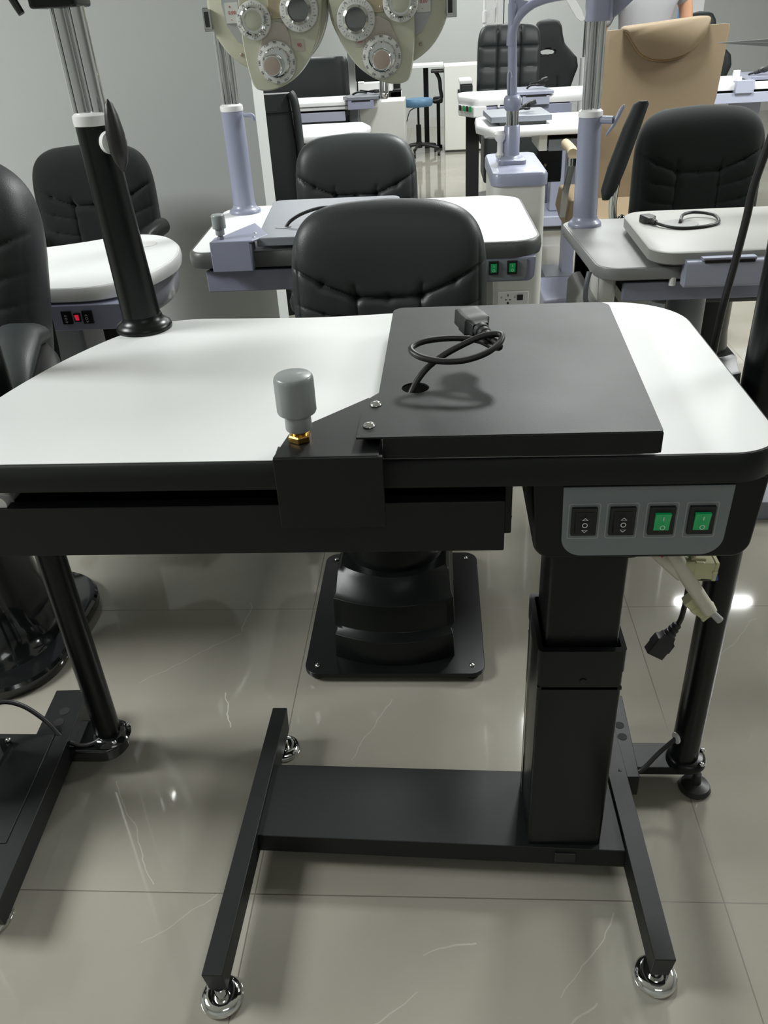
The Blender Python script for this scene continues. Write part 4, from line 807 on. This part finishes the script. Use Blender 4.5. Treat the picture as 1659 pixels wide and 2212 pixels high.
# quilted office chair
def quilt():
    w,h=.47,.62; sm=[]
    for x in (-.085,.085): sm.append(((x,-h/2),(x,h/2),.014))
    for z in (.16,.02,-.12,-.25): sm.append(((-w/2,z),(w/2,z),.014))
    return pad(w,h,.10,sm,.03,n=56,p=6,sw=.010)
qc=thing('office_chair','black quilted leather office chair beside the tall lamp arm','chair',(.89,6.35,0))
b=quilt(); b.xf(Matrix.Translation((.885,6.22,.905))@Matrix.Rotation(-.08,4,'X')@Matrix.Rotation(.02,4,'Y')); weld(obj('backrest',b,'leather_black',qc))
obj('armrest',M().box(.51,.61,5.95,6.25,.845,.875),'white_paint',qc,bevel=.01,label='white topped armrest'); obj('armrest_side',M().box(.52,.61,5.96,6.24,.76,.845),'leather_black',qc,bevel=.01)
obj('seat',M().box(.65,1.12,5.75,6.2,.45,.56),'leather_black',qc,bevel=.03); obj('pedestal',M().cyl((.885,6.0,.05),(.885,6.0,.45),.035).cyl((.885,6,0),(.885,6,.05),.26),'satin_black',qc)
# racing chairs
def race_outline(v,w=.46):
    P=[(-1,.40),(-.7,.47),(-.35,.56),(-.02,.70),(.18,.80),(.34,.76),(.46,.60),(.58,.44),(.72,.38),(.86,.35),(.95,.28),(.99,.16),(1,.0)]
    for i in range(len(P)-1):
        if P[i][0]<=v<=P[i+1][0]:
            t=(v-P[i][0])/(P[i+1][0]-P[i][0]); s=P[i][1]+(P[i+1][1]-P[i][1])*t; break
    return (-s*w/2*1.25,s*w/2*1.25)
def racing_chair(loc,label,hole=True,h=.86,w=.50):
    t=thing('racing_chair',label,'chair',loc,0,None,world=False)
    zc=1.225-h/2
    b=pad(w,h,.12,[((-.08,.0),(-.08,-.4),.008),((.08,.0),(.08,-.4),.008)],.05,n=60,outline=lambda v:race_outline(v,w),p=8,sw=.008)
    if hole:
        hz=h/2-.235
        def inside(f): x=sum(b.v[i][0] for i in f)/4; z=sum(b.v[i][2] for i in f)/4; return (x/.066)**2+((z-hz)/.024)**2<1
        b.f=[f for f in b.f if not inside(f)]
    mx=Matrix.Translation((0,.25,zc))@Matrix.Rotation(-.06,4,'X'); b.xf(mx); bo=weld(obj('backrest',b,'leather_soft',t))
    if hole:
        rim=M(); K=24
        for yy in (-.05,.0,.04): pass
        rings=[[(rx*math.cos(2*PI*k/K),y,hz+rz*math.sin(2*PI*k/K)) for k in range(K)] for rx,rz,y in ((.072,.030,-.072),(.062,.021,-.066),(.060,.019,0),(.062,.021,.034),(.074,.032,.040))]
        rim.loft(rings,cap=False); rim.xf(mx); obj('slot_rim',rim,'leather_soft',bo)
    obj('seat',M().loft([ring_z(offset(rrect(-.25,.25,-.25,.25,.08),o),z) for o,z in ((-.02,.40),(0,.44),(-.01,.5),(-.05,.52))]),'leather_soft',t)
    obj('gas_column',M().cyl((0,0,.08),(0,0,.40),.03),'satin_black',t)
    for i in range(5):
        a=2*PI*i/5; obj('base_arm',M().tube([(0,0,.10),(.28*math.cos(a),.28*math.sin(a),.055)],.02),'rubber_black',t); obj('caster',M().cyl((.28*math.cos(a)-.012,.28*math.sin(a),.028),(.28*math.cos(a)+.012,.28*math.sin(a),.028),.028,n=16),'rubber_black',t)
    return t

racing_chair((1.245,6.55,0),'black racing style chair with a slot below its headrest, behind the quilted chair')
racing_chair((2.215,5.75,0),'black racing style chair behind the tan recliner at upper right',hole=False)
# tan recliner
R=thing('reclining_chair','tan vinyl reclining chair with draped headrest pad, upright back','chair',(1.4,3.5,0))
bk=M().loft([[(x,y,z) for x,y in rpoly([(x0,3.50,.012),(x1,3.50,.012),(x1,3.56,.012),(x0,3.56,.012)],4)] for z,x0,x1 in ((.30,1.10,1.52),(.60,1.10,1.60),(.9,1.115,1.655),(1.185,1.125,1.672),(1.195,1.13,1.668))])
ro=obj('backrest',bk,'beige_vinyl',R)
hd=[(x,z) for x,z in [(1.192,1.192),(1.200,1.206),(1.23,1.210),(1.30,1.2145),(1.40,1.222),(1.50,1.2295),(1.545,1.232),(1.565,1.228),(1.572,1.213),(1.562,1.17),(1.53,1.12),(1.48,1.085),(1.41,1.068),(1.34,1.070),(1.28,1.095),(1.24,1.14),(1.215,1.175)]]
hd=[(v.x,v.y) for v in catmull([Vector((a,b,0)) for a,b in hd],4,True)]
sg=1 if area(hd)>0 else -1
hm=M().loft([[(x,y,z) for x,z in offset(hd,-sg*o)] for o,y in ((.005,3.575),(.002,3.572),(0,3.560),(0,3.478),(.0015,3.468),(.004,3.461),(.006,3.458))])
hr_=obj('headrest',hm,'beige_vinyl',R,ang=75)
obj('piping',M().tube([(x,3.487,z) for x,z in offset(hd,sg*.002)[36:72:2]],.0045,8),'beige_dark',hr_,label='dark brown piping')
obj('seat',M().loft([ring_z(rrect(1.0,1.55,2.75,3.5,.06),z) for z in (.36,.47)]),'beige_vinyl',R)
ar=obj('armrest',M().tube([(.925,3.00,.752),(.930,3.08,.758),(.935,3.30,.755)],.022),'beige_light',R)
obj('arm_bracket',M().prism(rrect(.905,.945,2.985,3.02,.006),.705,.735),'chrome',ar,label='chrome arm bracket')
obj('arm_strut',M().loft([[(x+a,3.0+b_,z) for a,b_ in ((-.012,-.01),(.012,-.01),(.012,.02),(-.012,.02))] for x,z in ((.925,.705),(.905,.60),(.895,.49))]),'chrome_worn',ar)
obj('side_panel',M().prism_y([(.93,.56),(1.02,.56),(1.02,.40),(.94,.40),(.915,.47)],3.02,3.4),'beige_vinyl',R,bevel=.01)
obj('pedestal',M().box(1.15,1.45,2.9,3.3,.08,.36),'grey_blue',R); obj('foot_plate',M().box(.84,1.5,3.05,3.45,.0,.10),'lavender',R,bevel=.015)
FR=thing('chair_pedestal','lavender pedestal foot with pale upright, beyond the cream cabinet','pedestal',(1.12,5.1,0))
obj('foot_plate',M().box(.85,1.24,4.90,5.35,.03,.10),'lavender_light',FR,bevel=.01); obj('foot_base',M().box(.86,1.22,4.92,5.33,0,.03),'edge_grey',FR)
obj('upright',M().prism([(1.10,5.05),(1.22,5.05),(1.22,5.18),(1.10,5.18)],.10,.62),'lavender_light',FR,bevel=.01)
# table H
H_=thing('instrument_table','lavender-trimmed instrument table at the far right edge beside the tan recliner','table',(2.2,4.8,0))
worktop(H_,rpoly([(1.90,4.62,.04),(2.95,4.62,.04),(2.95,5.15,.05),(1.90,5.15,.05)],6),.868,.042,'laminate_white','white_paint',.005,.006)
drawer_front(H_,1.93,2.8,4.60,.760,.815,'lavender_light')
hb_=obj('clamp_bracket',M().box(2.085,2.19,4.585,4.65,.812,.880),'lavender_light',H_,bevel=.003)
obj('lock_knob',M().cyl((2.10,4.66,.885),(2.10,4.66,.93),.020).cyl((2.07,4.66,.878),(2.13,4.66,.878),.018),'white_plastic',H_)
obj('sliding_tray',M().box(2.18,2.6,4.62,5.0,.875,.895),'lavender',H_,bevel=.003)
obj('leg_panel',M().box(2.14,2.30,4.75,4.85,0,.76),'lavender_light',H_); obj('base_plate',M().box(1.95,2.8,4.7,5.0,0,.05),'grey_blue',H_)
cord_loop(H_,'black power cord plug on the lavender table at far right',[(2.19,4.72,.900),(2.20,4.71,.905),(2.225,4.70,.912)],.006,(2.215,4.70,.908),(.95,.05,.28),1.5)
# slim grey tray arm entering at right
ga=thing('arm_tray','slim grey double blade arm entering from the right edge','arm',(1.62,1.68,0))
obj('stand_post',M().cyl((1.62,1.72,0),(1.62,1.72,1.22),.02).cyl((1.62,1.72,0),(1.62,1.72,.03),.05),'edge_grey',ga)
obj('blade',M().prism_y([(1.085,1.196),(1.25,1.199),(1.62,1.208),(1.62,1.190),(1.25,1.190)],1.66,1.70),'acrylic_grey',ga); obj('blade',M().prism_y([(1.085,1.195),(1.25,1.188),(1.62,1.166),(1.62,1.154),(1.25,1.177)],1.66,1.70),'acrylic_grey',ga)
# slim posts at the top
wp=thing('lamp_stand','white thin lamp stand with bracket behind the quilted chair','stand',(.80,7.0,0))
obj('post',M().cyl((.845,7,0),(.845,7,2.0),.016),'white_paint',wp); obj('arm',M().cyl((.745,6.98,1.18),(.745,6.98,1.7),.013).cyl((.745,6.98,1.22),(.745,6.98,1.30),.021).prism_y([(.76,1.235),(.84,1.33),(.84,1.36),(.76,1.29)],6.975,6.985).box(.735,.845,6.98,7.0,1.2,1.215),'white_paint',wp)
obj('lamp_cable',M().tube([(.90,7.0,1.9),(.902,7.0,1.5),(.898,7.0,1.1),(.87,7.02,.6),(.86,7.02,0.01)],.004),'rubber_black',wp)
wq=thing('lamp_stand','white and chrome lamp stand half hidden by the lavender post on right','stand',(1.55,6.7,0))
obj('post',M().cyl((1.545,6.8,.0),(1.545,6.8,.94),.03),'white_paint',wq); obj('chrome_pole',M().cyl((1.545,6.8,.94),(1.545,6.8,1.8),.016),'chrome',wq)
obj('arm',M().prism_y([(1.30,1.45),(1.36,1.46),(1.50,1.27),(1.53,1.20),(1.50,1.19),(1.46,1.22)],6.79,6.81),'white_paint',wq,bevel=.003)
bt=thing('lamp_stand','slim stand with a blue tube beside the person in grey','stand',(2.45,7.4,0))
obj('blue_tube',M().cyl((2.43,7.4,0.02),(2.43,7.4,2.0),.024),'tube_blue',bt,label='blue upright tube'); obj('white_tube',M().cyl((2.27,7.4,0.02),(2.27,7.4,2.0),.017),'white_paint',bt,label='white upright tube'); obj('base_plate',M().box(2.2,2.5,7.3,7.5,0,.03),'grey_blue',bt)
obj('hanging_cable',M().tube([(2.355,7.38,1.9),(2.35,7.38,1.4),(2.345,7.38,1.2),(2.34,7.38,1.12)],.0045).cyl((2.34,7.38,1.20),(2.338,7.38,1.15),.010,.006),'rubber_black',bt)
tag(obj('wall_pillar',M().box(2.52,2.66,7.55,7.65,0,3.0),'white_paint'),'white upright cover strip at the wall beside the blue tube','strip')
# person
PS=thing('person','person in a loose grey shirt standing behind the tan recliner','person',(1.56,4.75,0))
def skinned(name,nodes,edges,mt,par,sub=2):
    me=bpy.data.meshes.new(name); me.from_pydata([(n[0]+0,n[1],n[2]) for n in nodes],edges,[]); me.update(); me.materials.append(MATS[mt])
    o=bpy.data.objects.new(name,me); COL.objects.link(o); o.parent=par
    sk=o.modifiers.new('skin','SKIN'); 
    if not me.skin_vertices: 
        bm=bmesh.new(); bm.from_mesh(me); bm.verts.layers.skin.verify(); bm.to_mesh(me); bm.free()
    for i,n in enumerate(nodes):
        me.skin_vertices[0].data[i].radius=(n[3],n[4] if len(n)>4 else n[3]); me.skin_vertices[0].data[i].use_root=(i==0)
    sk.use_smooth_shade=True; ss=o.modifiers.new('sub','SUBSURF'); ss.levels=sub; ss.render_levels=sub; return o
nodes=[(0,0,.92,.13,.10),(0,0,1.08,.115,.085),(0,0,1.25,.14,.095),(0,0,1.38,.13,.085),(0,0,1.47,.05,.05),(0,-.01,1.54,.06,.065),(0,-.015,1.62,.075,.09),(0,-.01,1.70,.06,.07),
 (-.17,0,1.37,.05),(-.24,.02,1.22,.042),(-.27,-.01,1.10,.036),(-.22,-.15,1.02,.028),(-.19,-.22,1.0,.022),
 (.17,0,1.37,.05),(.23,.02,1.27,.042),(.245,.02,1.13,.036),(.20,-.15,1.07,.028),(.17,-.22,1.06,.022),
 (-.09,0,.82,.085),(-.10,0,.48,.058),(-.10,.01,.10,.038),(-.10,-.11,.035,.03),(.09,0,.82,.085),(.10,0,.48,.058),(.10,.01,.10,.038),(.10,-.11,.035,.03)]
edges=[(0,1),(1,2),(2,3),(3,4),(4,5),(5,6),(6,7),(3,8),(8,9),(9,10),(10,11),(11,12),(3,13),(13,14),(14,15),(15,16),(16,17),(0,18),(18,19),(19,20),(20,21),(0,22),(22,23),(23,24),(24,25)]
for s,wi in ((-1,12),(1,17)):
    bx_,by_,bz_=nodes[wi][:3]
    for j,(ox,ln) in enumerate(((-.026,.055),(-.009,.065),(.009,.062),(.026,.05))):
        k=len(nodes); nodes+=[(bx_+ox,by_-.05,bz_,.0085),(bx_+ox*1.1,by_-.05-ln*.5,bz_-.01,.008),(bx_+ox*1.1,by_-.05-ln,bz_-.03,.007)]; edges+=[(wi,k),(k,k+1),(k+1,k+2)]
    k=len(nodes); nodes+=[(bx_-s*.035,by_-.03,bz_-.005,.009),(bx_-s*.045,by_-.06,bz_-.015,.008)]; edges+=[(wi,k),(k,k+1)]
skinned('body',nodes,edges,'skin',PS)
skinned('shirt',[(0,0,.88,.165,.135),(0,0,1.05,.16,.12),(0,0,1.25,.165,.12),(0,0,1.375,.145,.10),(0,0,1.44,.07,.07),(-.175,0,1.37,.068),(-.24,.015,1.24,.066),(-.26,.01,1.18,.062),(.175,0,1.37,.068),(.225,.015,1.28,.064)],[(0,1),(1,2),(2,3),(3,4),(3,5),(5,6),(6,7),(3,8),(8,9)],'shirt_grey',PS)
skinned('trousers',[(0,0,.93,.145,.115),(-.09,0,.80,.10),(-.10,0,.48,.075),(-.10,.01,.09,.058),(.09,0,.80,.10),(.10,0,.48,.075),(.10,.01,.09,.058)],[(0,1),(1,2),(2,3),(0,4),(4,5),(5,6)],'trousers',PS)
ORG[0]=Vector((0,0,0))
obj('hair',M().ball((0,.012,1.685),.088,.102,.085),'hair',PS)
fc=M().ball((-.03,-.105,1.63),.010,.006,.006,10,8).ball((.03,-.105,1.63),.010,.006,.006,10,8); obj('eyes',fc,'ink_black',PS)
obj('nose',M().loft([[(-.004,-.103,1.635),(.004,-.103,1.635),(.004,-.095,1.635),(-.004,-.095,1.635)],[(-.013,-.118,1.59),(.013,-.118,1.59),(.013,-.09,1.588),(-.013,-.09,1.588)]]),'skin',PS,bevel=.003)
# ================================================================== LIGHT AND CAMERA
def area_light(name,loc,sx,sy,p,col=(.97,1,.985),rot=(0,0,0)):
    l=bpy.data.lights.new(name,'AREA'); l.shape='RECTANGLE'; l.size=sx; l.size_y=sy; l.energy=p; l.color=col
    o=bpy.data.objects.new(name,l); COL.objects.link(o); o.location=loc; o.rotation_euler=rot; return o
area_light('ceiling_or_fill_lamp',(1.12,3.0,2.95),.45,.6,58)
area_light('ceiling_or_fill_lamp',(4.1,2.5,2.95),1.8,1.4,120)  # added fill light out of view, brightens the floor under the table
area_light('ceiling_or_fill_lamp',(-3.2,.1,2.95),1.6,1.2,130)
area_light('ceiling_or_fill_lamp',(2.55,4.60,2.95),.6,.07,9)
area_light('ceiling_or_fill_lamp',(-1.0,6.6,2.95),1.6,.6,56)
area_light('ceiling_or_fill_lamp',(2.0,7.8,2.95),1.6,.6,56)
area_light('ceiling_or_fill_lamp',(.6,9.8,2.95),1.6,.6,40)
area_light('ceiling_or_fill_lamp',(1.2,-2.6,2.95),1.6,1.0,8)  # weak front light, added for soft ambient brightness
w=bpy.data.worlds.new('room_ambient'); S.world=w; w.use_nodes=True
w.node_tree.nodes['Background'].inputs[0].default_value=(.9,.95,1,1); w.node_tree.nodes['Background'].inputs[1].default_value=.3
cam=bpy.data.cameras.new('camera'); co=bpy.data.objects.new('camera',cam); COL.objects.link(co); S.camera=co
F=1750.03; W_,H_=1659,2212
yaw,pitch,roll=-.0845924,.5470983,-.0595268
cam.sensor_fit='VERTICAL'; cam.sensor_height=24; cam.lens=24*F/H_; cam.clip_start=.05
fw=Vector((math.sin(yaw)*math.cos(pitch),math.cos(yaw)*math.cos(pitch),-math.sin(pitch))); r=Vector((math.cos(yaw),-math.sin(yaw),0)); u=r.cross(fw)
r2=math.cos(roll)*r+math.sin(roll)*u; u2=-math.sin(roll)*r+math.cos(roll)*u
co.matrix_world=Matrix.Translation((.338128,-.845949,1.297365))@Matrix((r2,u2,-fw)).transposed().to_4x4()
S.view_settings.view_transform='Standard'; S.view_settings.look='None'; S.view_settings.gamma=1; S.view_settings.use_curve_mapping=False
S.view_settings.exposure=.80
